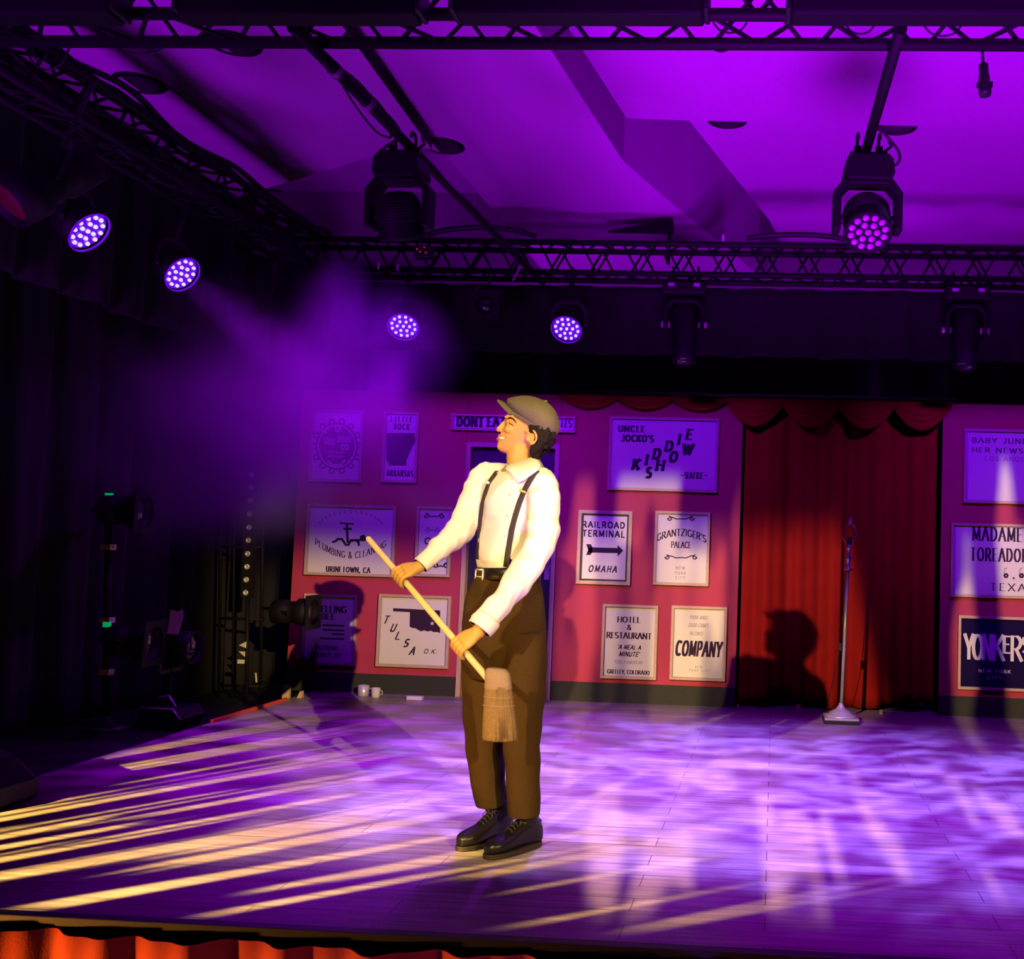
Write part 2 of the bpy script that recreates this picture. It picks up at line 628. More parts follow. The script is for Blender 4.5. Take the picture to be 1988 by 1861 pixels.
def catenary(a, b, sag, n=14):
    a, b = Vector(a), Vector(b)
    return [a.lerp(b, t / n) - Vector((0, 0, sag * 4 * (t / n) * (1 - t / n))) for t in range(n + 1)]


# ------------------------------------------------------------------ the setting
def quad_obj(name, pts, mat, label, cat):
    m = MB()
    m.add(pts, [tuple(range(len(pts)))])
    return struct(m.build(name, mat), label, cat)


m = MB()
m.box((XL, YE, -0.06), (4.2, 8.9, 0.0))
struct(m.build('floor', 'floor'), 'grey wood plank stage floor under the violet light', 'stage floor')
m = MB()
m.box((XL - 0.02, YE - 0.045, -0.026), (4.2, YE, 0.004))
struct(m.build('trim_1', 'black', bevel=0.004), 'black edging strip along the front of the stage floor', 'edge trim')
m = MB()
m.box((-9, -6, -1.25), (8, 12, -1.2))
struct(m.build('floor_hall', 'black'), 'black hall floor below the stage', 'hall floor')
m = MB()
m.box((-9, YE + 0.2, -1.2), (XL - 0.0, 10.6, -0.03))
struct(m.build('floor_wing', 'black'), 'black wing floor left of the plank stage', 'wing floor')
m = MB()
m.box((-9, 9.6, -1.2), (8, 9.75, 5.2))
struct(m.build('wall_back', 'wallpaint'), 'white back wall showing above the rear truss', 'wall')
m = MB()
m.box((-5.3, 2.5, -0.03), (-5.15, 10, 5.2))
struct(m.build('wall_left', 'black'), 'black side wall of the left wing', 'wall')

# ceiling: stepped white slabs
ZCL, ZC0, ZC1, ZC2 = 3.71, 3.78, 4.0, 4.12


def zp(px, py, z):
    return atZ(px, py, z)


def slab(name, pts, z, thick, label):
    mm = MB()
    mm.prism([(p[0], p[1]) for p in pts], z, z + thick, lambda a, b, d: Vector((a, b, d)))
    return struct(mm.build(name, 'ceiling'), label, 'ceiling')


A1, A2, A3, A4 = zp(1010, 5, ZC0), zp(1210, 313, ZC0), zp(1322, 410, ZC0), zp(1412, 480, ZC0)
B1, B2, B3, B4 = zp(1062, -10, ZC1), zp(1217, 230, ZC1), zp(1308, 233, ZC1), zp(1492, 452, ZC1)
A0 = A1 + (A1 - A2) * 1.2
B0 = B1 + (B1 - B2) * 1.2
D1, D2 = zp(650, 30, ZCL), zp(838, 290, ZCL)       # step between the left and middle slabs
D0 = D1 + (D1 - D2) * 1.6
E1, E2 = zp(462, 382, ZCL), zp(790, 285, ZCL)
R1 = zp(1988, 250, ZC1)
slab('ceiling_left', [(-6, 1.2), (D0.x, 1.2), D0, D1, D2, E2, E1, (-6, E1.y)], ZCL, 1.0, 'white ceiling slab over the left wing side of the stage')
slab('ceiling_middle', [(D0.x + 0.003, 1.2), (A0.x, 1.2), A0, A1, A2, A3, A4, (A4.x + 0.25, 9.6), (D2.x + 0.003, 9.6), (D2.x + 0.003, D2.y), (D1.x + 0.003, D1.y)], ZC0, 1.1, 'white ceiling slab over the middle of the stage')
slab('ceiling_right', [(B0.x, 1.2), (6, 1.2), (6, R1.y), R1, B3, B2, B1, B0], ZC1, 0.10, 'white ceiling slab over the front right of the stage')
slab('ceiling_rear_right', [B3, (R1.x, R1.y), (6, R1.y), (6, 9.6), (B4.x + 0.1, 9.6), B4], ZC2, 0.10, 'higher white ceiling behind the front right slab')
slab('ceiling_rear_left', [(-6, 5.0), (D2.x, 5.0), (D2.x, 9.6), (-6, 9.6)], 4.55, 0.10, 'higher white ceiling behind the left slab')
m = MB()
m.box((-6, 1.2, 4.86), (6, 9.7, 4.95))
struct(m.build('ceiling_void', 'ceiling'), 'ceiling of the dark slot between two slabs', 'ceiling')
# ------------------------------------------------------------------ stroke lettering
def arc(cx, cy_, rx, ry, a0, a1, n=10):
    return [(cx + rx * math.cos(math.radians(a0 + (a1 - a0) * i / n)), cy_ + ry * math.sin(math.radians(a0 + (a1 - a0) * i / n))) for i in range(n + 1)]


GLYPH = {
    'A': (0.74, [[(0.02, 0), (0.37, 1)], [(0.72, 0), (0.37, 1)], [(0.15, 0.34), (0.59, 0.34)]]),
    'B': (0.62, [[(0.08, 0), (0.08, 1)], [(0.08, 1), (0.30, 1)] + arc(0.30, 0.76, 0.24, 0.24, 90, -90) + [(0.08, 0.52)], [(0.30, 0.52)] + arc(0.32, 0.26, 0.26, 0.26, 90, -90) + [(0.08, 0)]]),
    'C': (0.70, [arc(0.40, 0.5, 0.34, 0.5, 48, 312, 16)]),
    'D': (0.70, [[(0.08, 0), (0.08, 1)], [(0.08, 1), (0.26, 1)] + arc(0.26, 0.5, 0.38, 0.5, 90, -90, 14) + [(0.08, 0)]]),
    'E': (0.56, [[(0.08, 0), (0.08, 1)], [(0.08, 1), (0.52, 1)], [(0.08, 0.52), (0.44, 0.52)], [(0.08, 0), (0.52, 0)]]),
    'F': (0.54, [[(0.08, 0), (0.08, 1)], [(0.08, 1), (0.52, 1)], [(0.08, 0.52), (0.42, 0.52)]]),
    'G': (0.74, [arc(0.40, 0.5, 0.34, 0.5, 48, 330, 16), [(0.70, 0.12), (0.70, 0.42)], [(0.46, 0.42), (0.70, 0.42)]]),
    'H': (0.70, [[(0.08, 0), (0.08, 1)], [(0.62, 0), (0.62, 1)], [(0.08, 0.52), (0.62, 0.52)]]),
    'I': (0.22, [[(0.11, 0), (0.11, 1)]]),
    'J': (0.46, [[(0.36, 1), (0.36, 0.24)] + arc(0.19, 0.22, 0.17, 0.22, 0, -160)]),
    'K': (0.68, [[(0.08, 0), (0.08, 1)], [(0.60, 1), (0.09, 0.42)], [(0.24, 0.58), (0.64, 0)]]),
    'L': (0.54, [[(0.08, 0), (0.08, 1)], [(0.08, 0), (0.52, 0)]]),
    'M': (0.86, [[(0.08, 0), (0.10, 1)], [(0.10, 1), (0.43, 0.1)], [(0.43, 0.1), (0.76, 1)], [(0.78, 0), (0.76, 1)]]),
    'N': (0.74, [[(0.08, 0), (0.08, 1)], [(0.08, 1), (0.66, 0)], [(0.66, 0), (0.66, 1)]]),
    'O': (0.80, [arc(0.40, 0.5, 0.34, 0.5, 0, 360, 24)]),
    'P': (0.60, [[(0.08, 0), (0.08, 1)], [(0.08, 1), (0.30, 1)] + arc(0.30, 0.73, 0.25, 0.27, 90, -90) + [(0.08, 0.46)]]),
    'Q': (0.80, [arc(0.40, 0.5, 0.34, 0.5, 0, 360, 24), [(0.46, 0.22), (0.74, -0.06)]]),
    'R': (0.66, [[(0.08, 0), (0.08, 1)], [(0.08, 1), (0.30, 1)] + arc(0.30, 0.74, 0.25, 0.26, 90, -90) + [(0.08, 0.48)], [(0.30, 0.48), (0.62, 0)]]),
    'S': (0.58, [arc(0.29, 0.75, 0.22, 0.25, 40, 270, 10) + arc(0.29, 0.25, 0.24, 0.25, 90, -140, 10)]),
    'T': (0.64, [[(0.32, 0), (0.32, 1)], [(0.02, 1), (0.62, 1)]]),
    'U': (0.70, [[(0.08, 1), (0.08, 0.28)] + arc(0.35, 0.28, 0.27, 0.28, 180, 360) + [(0.62, 1)]]),
    'V': (0.70, [[(0.02, 1), (0.35, 0)], [(0.35, 0), (0.68, 1)]]),
    'W': (1.0, [[(0.02, 1), (0.27, 0)], [(0.27, 0), (0.50, 0.9)], [(0.50, 0.9), (0.73, 0)], [(0.73, 0), (0.98, 1)]]),
    'X': (0.70, [[(0.04, 0), (0.66, 1)], [(0.04, 1), (0.66, 0)]]),
    'Y': (0.70, [[(0.02, 1), (0.35, 0.46)], [(0.68, 1), (0.35, 0.46)], [(0.35, 0.46), (0.35, 0)]]),
    'Z': (0.64, [[(0.06, 1), (0.58, 1)], [(0.58, 1), (0.06, 0)], [(0.06, 0), (0.60, 0)]]),
    '&': (0.76, [[(0.70, 0.0), (0.20, 0.70)] + arc(0.34, 0.82, 0.15, 0.17, 200, 0, 8) + [(0.30, 0.46), (0.12, 0.28)] + arc(0.32, 0.22, 0.22, 0.22, 170, 300, 8) + [(0.66, 0.44)]]),
    "'": (0.16, [[(0.08, 1), (0.08, 0.78)]]),
    '.': (0.20, [[(0.10, 0), (0.10, 0.12)]]),
    ',': (0.20, [[(0.12, 0.10), (0.07, -0.12)]]),
    '~': (0.50, [[(0.05, 0.46), (0.16, 0.54), (0.34, 0.46), (0.45, 0.54)]]),
    ' ': (0.34, []),
}


def lettering(mb, s, x0, x1, z0, z1, conv, wv=0.15, wh=None, serif=0.0, slant=0.0, gap=0.10, arch=0.0, words=None):
    """add flat letters of s to mb, filling [x0, x1] x [z0, z1]; conv(x, z) -> 3-D; arch lifts the middle (m)"""
    wh = wv if wh is None else wh
    tot = sum(GLYPH[c][0] for c in s) + gap * (len(s) - 1)
    hgt = z1 - z0
    sx = (x1 - x0) / tot
    wv, wh = wv * hgt, wh * hgt
    xm, hw = (x0 + x1) / 2, (x1 - x0) / 2

    layer = [0]

    def put(x, z):
        x += slant * (z - z0)
        k = (x - xm) / hw
        layer[0] += 1
        return conv(x, z + arch * (1 - k * k)) - Vector((0, 4e-5 * ((layer[0] // 4) % 11), 0))

    def seg(a, b):
        d = Vector((b[0] - a[0], b[1] - a[1]))
        L = d.length
        if L < 1e-7:
            return
        d /= L
        w = (wv * abs(d.y) + wh * abs(d.x)) / 2
        nrm = Vector((-d.y, d.x)) * w
        e = d * min(w * 0.5, L * 0.3)
        A, B = Vector(a) - e, Vector(b) + e
        mb.add([put(*(A - nrm)), put(*(B - nrm)), put(*(B + nrm)), put(*(A + nrm))], [(0, 1, 2, 3)])

    cx = x0
    for c in s:
        if c == ' ' and words is not None:
            mb = MB()
            words.append(mb)
        w, strokes = GLYPH[c]
        for st in strokes:
            P = [(cx + a * sx, z0 + b * hgt) for a, b in st]
            for i in range(len(P) - 1):
                seg(P[i], P[i + 1])
            if serif:
                for q, o in ((st[0], st[1]), (st[-1], st[-2])):
                    if (q[1] < 0.02 or q[1] > 0.98) and abs(o[1] - q[1]) > 0.1 and c not in ".,'~":
                        sl = serif * hgt * 0.5
                        zz = z0 + q[1] * hgt
                        xx = cx + q[0] * sx
                        h = wh * 0.5
                        zz = zz - h if q[1] > 0.5 else zz + h
                        mb.add([put(xx - sl, zz - h), put(xx + sl, zz - h), put(xx + sl, zz + h), put(xx - sl, zz + h)], [(0, 1, 2, 3)])
        cx += (w + gap) * sx
    return mb


# ------------------------------------------------------------------ scenery flats
def X(px, py=1100):
    return atY(px, py, YW).x


def Zh(px, py):
    return atY(px, py, YW).z


ZTOP = 2.37
xl0, xd0, xd1, xr0, xr1, xq0 = X(568), X(896), X(1078), X(1078), X(1434), X(1826)


def flat(loc_x0, loc_x1, label):
    t = thing('scenery_flat', ((loc_x0 + loc_x1) / 2, YW + 0.06, 0), label, 'stage flat', 'red painted scenery flats')
    mm = MB()
    mm.box((loc_x0, YW, 0.15), (loc_x1, YW + 0.03, ZTOP))
    mm.build('panel', 'flat', t)
    mm = MB()
    mm.box((loc_x0, YW - 0.004, 0.0), (loc_x1, YW + 0.03, 0.15))
    mm.build('kickboard', 'kick', t)
    for x in (loc_x0 + 0.20, loc_x1 - 0.20):
        mm = MB()
        mm.box((x - 0.035, YW + 0.03, 0.0), (x + 0.035, YW + 0.10, ZTOP))
        mm.build('stile', 'timber', t)
    return t


flat(xl0, xd0 - 0.004, 'red scenery flat left of the door with the spelling bee and Tulsa signs')
flat(xr0 + 0.004, xr1, 'red scenery flat between the door and the velvet curtain')
flat(xq0, X(2150), 'red scenery flat at the right edge behind the Yonkers sign')

zdoor = Zh(1000, 869)
t = thing('door_1', ((xd0 + xd1) / 2, YW + 0.05, 0), 'dark violet stage door behind the man between the red flats', 'door')
t['kind'] = 'structure'
m = MB()
m.box((xd0, YW, zdoor + 0.035), (xd1, YW + 0.03, ZTOP))
m.build('header_panel', 'flat', t)
m = MB()
for x in (xd0, xd1 - 0.035):
    m.box((x, YW - 0.012, 0), (x + 0.035, YW + 0.09, zdoor))
m.box((xd0, YW - 0.012, zdoor), (xd1, YW + 0.09, zdoor + 0.035))
m.build('door_frame', 'gilt', t)
m = MB()
m.box((xd0 + 0.038, YW + 0.05, 0.008), (xd1 - 0.038, YW + 0.09, zdoor - 0.004))
lf = m.build('door_leaf', 'darkwood', t)
hx, hz = X(1060), Zh(1060, 1100)
m = MB()
m.box((hx - 0.02, YW + 0.036, hz - 0.10), (hx + 0.02, YW + 0.05, hz + 0.10))
m.tube([(hx, YW + 0.04, hz + 0.02), (hx, YW - 0.0, hz + 0.02), (hx - 0.05, YW - 0.005, hz + 0.025), (hx - 0.11, YW - 0.005, hz + 0.0)], 0.009, 8)
m.build('door_handle', 'chrome', t)


# ------------------------------------------------------------------ framed signs
class Sign:
    def __init__(self, px, label, frame=0.022, sheet='paper', border=None, depth=0.035):
        """px = outer corners TL, TR, BR, BL in the photograph, read on the flats' plane"""
        yp = YW - depth
        P = [atY(x, y, yp) for x, y in px]
        self.x0 = (P[0].x + P[3].x) / 2
        self.x1 = (P[1].x + P[2].x) / 2
        self.z1 = (P[0].z + P[1].z) / 2
        self.z0 = (P[2].z + P[3].z) / 2
        self.yp, self.ys = yp, YW - depth * 0.42
        self.t = thing('framed_sign', ((self.x0 + self.x1) / 2, YW - 0.001, self.z0), label, 'sign', 'framed signs on the flats')
        # small roll of the sign about its centre so that hung-askew signs stay askew
        mm = MB()
        f, x0, x1, z0, z1 = frame, self.x0, self.x1, self.z0, self.z1
        o = [(x0, z0), (x1, z0), (x1, z1), (x0, z1)]
        i = [(x0 + f, z0 + f), (x1 - f, z0 + f), (x1 - f, z1 - f), (x0 + f, z1 - f)]
        for k in range(4):
            k2 = (k + 1) % 4
            q = [o[k], o[k2], i[k2], i[k]]
            mm.prism(q, yp, YW - 0.001, lambda a, b, d: Vector((a, d, b)))
        mm.build('frame', 'gilt', self.t, bevel=0.003)
        mm = MB()
        mm.box((x0 + f * 0.6, self.ys, z0 + f * 0.6), (x1 - f * 0.6, YW - 0.002, z1 - f * 0.6))
        mm.build('print_sheet', sheet, self.t)
        if border:
            mm = MB()
            g = f + border
            j = [(x0 + g, z0 + g), (x1 - g, z0 + g), (x1 - g, z1 - g), (x0 + g, z1 - g)]
            for k in range(4):
                k2 = (k + 1) % 4
                mm.prism([i[k], i[k2], j[k2], j[k]], self.ys - 0.004, self.ys, lambda a, b, d: Vector((a, d, b)))
            mm.build('inner_border', 'black', self.t)
        self.n = 0
        self.pen = {}

    def conv(self, x, z):
        return Vector((x, self.ys - 0.0012, z))

    def pt(self, px, py):
        p = atY(px, py, self.ys)
        return p.x, p.z

    def mb(self, ink):
        return self.pen.setdefault(ink, MB())

    def text(self, s, x0, y0, x1, y1, ink='ink', arch=0.0, **kw):
        a, c = self.pt(x0, y1), self.pt(x1, y0)
        a2, c2 = self.pt(x0, y0), self.pt(x1, y1)
        za = (a[1] + c2[1]) / 2
        zc = (c[1] + a2[1]) / 2
        mb_ = MB()
        ws = [mb_]
        lettering(mb_, s, a[0], c[0], za, zc, self.conv, arch=arch * (zc - za), words=ws, **kw)
        for w_ in ws:
            if w_.f:
                w_.build('lettering' if len(s) > 1 else 'letter', ink, self.t)

    def poly(self, pts, ink='ink'):
        P = [self.pt(*p) for p in pts]
        up_ = Vector((0, -2e-4 if ink != 'ink' else 0, 0))
        self.mb(ink).add([self.conv(*p) + up_ for p in P], [tuple(range(len(P)))])

    def line(self, pts, w, ink='ink'):
        P = [Vector(self.pt(*p)) for p in pts]
        for a, b in zip(P, P[1:]):
            d = (b - a)
            if d.length < 1e-6:
                continue
            d.normalize()
            n = Vector((-d.y, d.x)) * w / 2
            e = d * w * 0.25
            self.n += 1
            up_ = Vector((0, -4e-5 * (self.n % 11) - (3e-4 if ink != 'ink' else 0), 0))
            self.mb(ink).add([self.conv(*(a - e - n)) + up_, self.conv(*(b + e - n)) + up_, self.conv(*(b + e + n)) + up_, self.conv(*(a - e + n)) + up_], [(0, 1, 2, 3)])

    def done(self, name='printed_drawing'):
        for ink, mb in self.pen.items():
            o = mb.build(name if ink == 'ink' or ink == 'white_ink' else 'pale_ornament', ink, self.t)
        return self.t


def circ(cx, cy_, rx, ry, n=28, a0=0, a1=360):
    return [(cx + rx * math.cos(math.radians(a0 + (a1 - a0) * k / n)), cy_ + ry * math.sin(math.radians(a0 + (a1 - a0) * k / n))) for k in range(n + (1 if a1 - a0 < 360 else 0))]


def scroll(s, cx, cy_, w, ink='ink', h=4, lw=0.008):
    """printer's scroll ornament"""
    for sg in (-1, 1):
        pts = [(cx, cy_ + h * 0.4)]
        for k in range(1, 13):
            u = k / 12
            pts.append((cx + sg * w * u, cy_ + h * math.sin(u * PI * 2.2) * (0.4 + u * 0.6)))
        s.line(pts, lw, ink)
        s.line([(cx + sg * (w - 4 + 4 * math.cos(a)), cy_ + 4 * math.sin(a)) for a in [k * PI / 5 for k in range(9)]], lw, ink)


# round emblem sign
s = Sign([(604, 793), (706, 797), (700, 937), (598, 933)], 'framed sign with a round dark emblem, leftmost in the top row')
s.poly(circ(654, 866, 41, 46, 36))
s.line(circ(654, 866, 36, 41, 36) + [(690, 866)], 0.012, 'paper')
for k in range(14):
    a = k * 360 / 14
    s.line(circ(654 + 44 * math.cos(math.radians(a)), 866 + 49 * math.sin(math.radians(a)), 5, 5, 8, 0, 350), 0.012)
s.line(circ(656, 831, 5, 6, 10, 0, 350), 0.011, 'paper')
s.line(circ(632, 834, 6, 5, 10, 60, 350), 0.011, 'paper')
s.poly([(629, 848), (652, 851), (650, 864), (629, 862)], 'faint')
s.poly([(655, 845), (683, 847), (681, 859), (654, 858)], 'faint')
s.text('CO', 662, 863, 677, 873, 'paper', wv=0.2)
for y in (877, 885):
    s.line([(638, y), (654, y + 1), (668, y + 1)], 0.016, 'faint')
s.line([(636, 895), (648, 903), (662, 902), (670, 893)], 0.014, 'paper')
s.done('emblem_print')

s = Sign([(744, 797), (813, 800), (808, 938), (740, 935)], 'narrow framed Little Rock Arkansas sign with a dark state outline')
s.text('LITTLE', 759, 809, 801, 819, 'ink', wv=0.24, wh=0.10, serif=0.25, gap=0.5)
s.text('ROCK', 765, 823, 795, 833.5, 'ink', wv=0.26, wh=0.12, serif=0.25, gap=0.4)
s.poly([(750, 840.5), (806, 841), (804, 848), (810, 849), (804, 862), (795, 880), (789, 893), (789, 904), (755, 903), (755, 897), (750, 894)])
s.text('ARKANSAS', 751, 913, 802, 924, 'ink', wv=0.24, wh=0.10, serif=0.2, gap=0.42)
s.done()

s = Sign([(876, 803), (1117, 807), (1116, 839), (875, 835)], 'long low framed banner above the door, half hidden by the cap', frame=0.018)
s.text('DONT', 887, 810, 939, 827.5, 'ink', wv=0.28, wh=0.14, serif=0.4, gap=0.22)
s.text('EAT', 946, 810, 982, 828, 'ink', wv=0.28, wh=0.14, serif=0.4, gap=0.22)
s.text('LES', 1090, 815, 1110, 829, 'ink', wv=0.16, wh=0.08, serif=0.25, gap=0.16)
s.done()

s = Sign([(597, 976), (769, 983), (763, 1121), (588, 1115)], 'wide framed plumbing and cleaning sign with a drawn tap')
s.line([(660, 1015), (687, 1017)], 0.012)
s.line([(673.5, 1016), (675, 1052)], 0.020)
s.line([(668, 1026), (682, 1026.5)], 0.018)
s.line([(646, 1052), (652, 1050), (656, 1046), (664, 1046), (668, 1052), (671, 1057), (677, 1057), (680, 1050), (690, 1048), (696, 1052), (697, 1058)], 0.018)
s.line([(680, 1048), (700, 1048), (708, 1048)], 0.016)
s.poly([(699, 1040), (707, 1037), (711, 1044), (710, 1050), (699, 1050)])
for k in range(15):
    a = math.radians(205 + k * 130 / 14)
    c = (681 + 66 * math.cos(a), 1030 + 38 * math.sin(a))
    s.line([(c[0] - 1.2, c[1] - 2), (c[0] + 1.0, c[1] + 3)], 0.010, 'faint')
s.text('PLUMBING & CLEANING', 612, 1046, 750, 1058, 'ink', wv=0.13, wh=0.07, serif=0.2, arch=-2.1, gap=0.14)
s.text('URINETOWN, CA', 633, 1100.5, 719, 1110.5, 'ink', wv=0.26, wh=0.06, serif=0.3, gap=0.20)
s.done()

s = Sign([(808, 981), (878, 984), (872, 1121), (804, 1118)], 'narrow framed sign with pale scrollwork behind the raised arm')
scroll(s, 843, 1001, 19, 'ink', 3, 0.010)
scroll(s, 840, 1028, 14, 'faint', 2)
scroll(s, 856, 1097, 14, 'ink', 4, 0.010)
s.line(circ(831, 1050, 6, 6, 12, 0, 350), 0.010)
s.done('scrollwork')

s = Sign([(590, 1150), (694, 1156), (686, 1294), (582, 1288)], 'framed spelling bee sign partly behind the black stage spotlight')
s.text('SPELLING', 606, 1176, 673, 1188, 'ink', wv=0.24, wh=0.09, serif=0.22)
s.text('BEE', 624, 1191, 651, 1201.5, 'ink', wv=0.24, wh=0.09, serif=0.22)
for y, x in ((1213, 627), (1222, 627), (1230, 645), (1238.5, 622)):
    s.line([(x, y), (668, y + 1.5)], 0.012)
s.text('PUTNAM', 613, 1253, 655, 1261, 'ink', wv=0.17, wh=0.08, serif=0.2)
s.text('COUNTY, NY', 603, 1267, 663, 1276, 'ink', wv=0.17, wh=0.08, serif=0.2)
s.done()

s = Sign([(735, 1152), (875, 1157.5), (869, 1299), (728, 1293)], 'square framed Tulsa sign with a dark Oklahoma outline and star')
zz = lambda a, b: (540 + a / 3.3133, 1060 + b / 3.3133)
s.poly([zz(*p) for p in ((740, 398), (1042, 413), (1042, 560), (1025, 551), (1000, 553), (985, 543), (960, 548), (942, 541), (917, 547), (880, 526), (862, 526), (846, 516), (848, 424), (740, 418))])
st = []
for k in range(10):
    r = 15 if k % 2 == 0 else 6
    st.append(zz(991 + r * math.sin(k * PI / 5), 496 - r * math.cos(k * PI / 5)))
s.poly(st, 'white_ink')
for ch, (cx, cy_) in zip('TULSA', ((692, 472), (738, 524), (770, 574), (822, 622), (862, 672))):
    x0, y0 = zz(cx - 20, cy_ - 24)
    x1, y1 = zz(cx + 12, cy_ + 24)
    s.text(ch, x0, y0, x1, y1, 'ink', wv=0.19, wh=0.14, slant=0.4)
s.text('O.K.', 822, 1260, 848, 1268, 'ink', wv=0.15, slant=0.3, gap=0.2)
o = s.done()
# the star must lie over the state outline
for c in s.t.children:
    if c.data.materials[0].name == 'white_print_ink':
        c.name = 'star'
        c.location.y -= 0.0008

s = Sign([(1122, 989), (1228, 992), (1223, 1136.5), (1118, 1133)], 'framed railroad terminal sign with a black arrow and black inner edge', border=0.014, frame=0.028)
s.text('RAILROAD', 1131, 1013, 1213, 1024, 'ink', wv=0.20, gap=0.26)
s.text('TERMINAL', 1131, 1030, 1213, 1041.5, 'ink', wv=0.20, gap=0.26)
s.poly([(1143, 1062), (1199, 1063.5), (1199, 1057.5), (1210, 1068.5), (1199, 1080), (1199, 1073.5), (1143, 1072)])
s.poly([(1138, 1056), (1147, 1056), (1150, 1062), (1150, 1072), (1146, 1077), (1138, 1077), (1142, 1067)])
s.text('OMAHA', 1142, 1098, 1197, 1110, 'ink', wv=0.16, slant=0.2, gap=0.34)
s.done()

s = Sign([(1270, 991), (1378, 994), (1377, 1137.5), (1269, 1136)], 'framed sign with arched Grantziger lettering above the company sign')
scroll(s, 1322, 1006, 26, 'ink', 2.4)
s.text("GRANTZIGER'S", 1275, 1039, 1371, 1052, 'ink', wv=0.16, wh=0.09, serif=0.18, arch=0.95, gap=0.12)
s.text('PALACE', 1303, 1051.5, 1341.5, 1063, 'ink', wv=0.15, wh=0.09, serif=0.18)
scroll(s, 1322, 1081, 31, 'ink', 3)
for q, (a, b, c, d) in (('NEW', (1312, 1099, 1330, 1105)), ('YORK', (1310, 1109.5, 1331.5, 1115)), ('CITY', (1311, 1118.5, 1330, 1124))):
    s.text(q, a, b, c, d, 'faint', wv=0.16, serif=0.15, gap=0.3)
s.done()

s = Sign([(1168.5, 1172), (1277.6, 1175), (1274, 1320), (1166.5, 1317)], 'framed hotel and restaurant sign right of the door near the floor')
s.text('HOTEL', 1198.7, 1197.5, 1244, 1207.8, 'ink', wv=0.26, wh=0.07, serif=0.24)
s.text('&', 1217, 1212.5, 1226, 1222, 'ink', wv=0.20, wh=0.10)
s.text('RESTAURANT', 1177.6, 1228, 1265, 1239, 'ink', wv=0.24, wh=0.07, serif=0.22)
s.text("'A MEAL A", 1198.7, 1252, 1244, 1260, 'ink', wv=0.18, slant=0.25, gap=0.16)
s.text("MINUTE'", 1201.7, 1265, 1241, 1273.5, 'ink', wv=0.18, slant=0.25, gap=0.14)
s.text('PURELY AMERICAN', 1193, 1282, 1247, 1288, 'faint', wv=0.12)
s.text('GREELEY, COLORADO', 1178.6, 1300.5, 1261, 1308, 'ink', wv=0.22, wh=0.08, serif=0.22)
s.done()

s = Sign([(1303, 1176), (1411, 1177), (1409, 1322), (1300, 1320.5)], 'framed company sign in bold lettering beside the red curtain')
s.text('PHONE RINGS', 1338.6, 1195, 1373, 1201.5, 'faint', wv=0.13, slant=0.2)
s.text('DOOR CHIMES', 1336.5, 1210, 1375, 1217, 'faint', wv=0.13, slant=0.2)
s.text('IN COMES', 1339, 1226, 1364, 1232.5, 'faint', wv=0.13, slant=0.2)
s.text('COMPANY', 1311, 1245, 1400, 1273, 'ink', wv=0.155, wh=0.10, slant=0.10, gap=0.20)
s.text('NEW', 1349.6, 1292, 1363, 1296.5, 'faint', wv=0.13, gap=0.6)
s.text('YORK CITY', 1337.5, 1299, 1377, 1303.5, 'faint', wv=0.13, gap=0.6)
s.done()

s = Sign([(1184, 808), (1397, 811), (1393, 955), (1178, 952)], 'large framed kiddie show sign with slanting display letters')
zz = lambda a, b: (1080 + a / 4.97, 780 + b / 4.97)
s.text('UNCLE', 1201, 827, 1252, 838, 'ink', wv=0.30, wh=0.16, serif=0.4, gap=0.24)
s.text("JOCKO'S", 1207, 845, 1269, 857, 'ink', wv=0.30, wh=0.16, serif=0.4, gap=0.24)
for ch, (cx, cy_), hw in (('K', (772, 602), 34), ('I', (875, 558), 14), ('D', (972, 502), 36), ('D', (1090, 428), 36), ('I', (1188, 362), 14), ('E', (1288, 314), 32),
                         ('S', (895, 682), 26), ('H', (1005, 612), 40), ('O', (1133, 530), 36), ('W', (1270, 457), 48)):
    x0, y0 = zz(cx - hw - 8, cy_ - 48)
    x1, y1 = zz(cx + hw - 8, cy_ + 48)
    s.text(ch, x0, y0, x1, y1, 'ink', wv=0.30, wh=0.16, serif=0.4, slant=0.16)
s.text('~', 1321, 917, 1329, 928, 'ink', wv=0.1)
s.text('SEATTLE', 1329.5, 917, 1364.5, 928.5, 'ink', wv=0.22, wh=0.10, serif=0.3)
s.text('~', 1366, 917, 1374, 928, 'ink', wv=0.1)
s.done()

s = Sign([(1872, 831), (2080, 836), (2077, 981), (1870.5, 976)], 'framed baby june sign, topmost of the three at the right edge')
s.text('BABY JUNE &', 1887, 851, 2016, 860.5, 'ink', wv=0.20, wh=0.08, serif=0.22, gap=0.24)
s.text('HER NEWSBOYS', 1887, 870, 2040, 879, 'ink', wv=0.20, wh=0.08, serif=0.22, gap=0.24)
s.text('LOS ANGELES', 1912, 887, 2014, 895, 'faint', wv=0.15, serif=0.2, gap=0.24)
s.done()

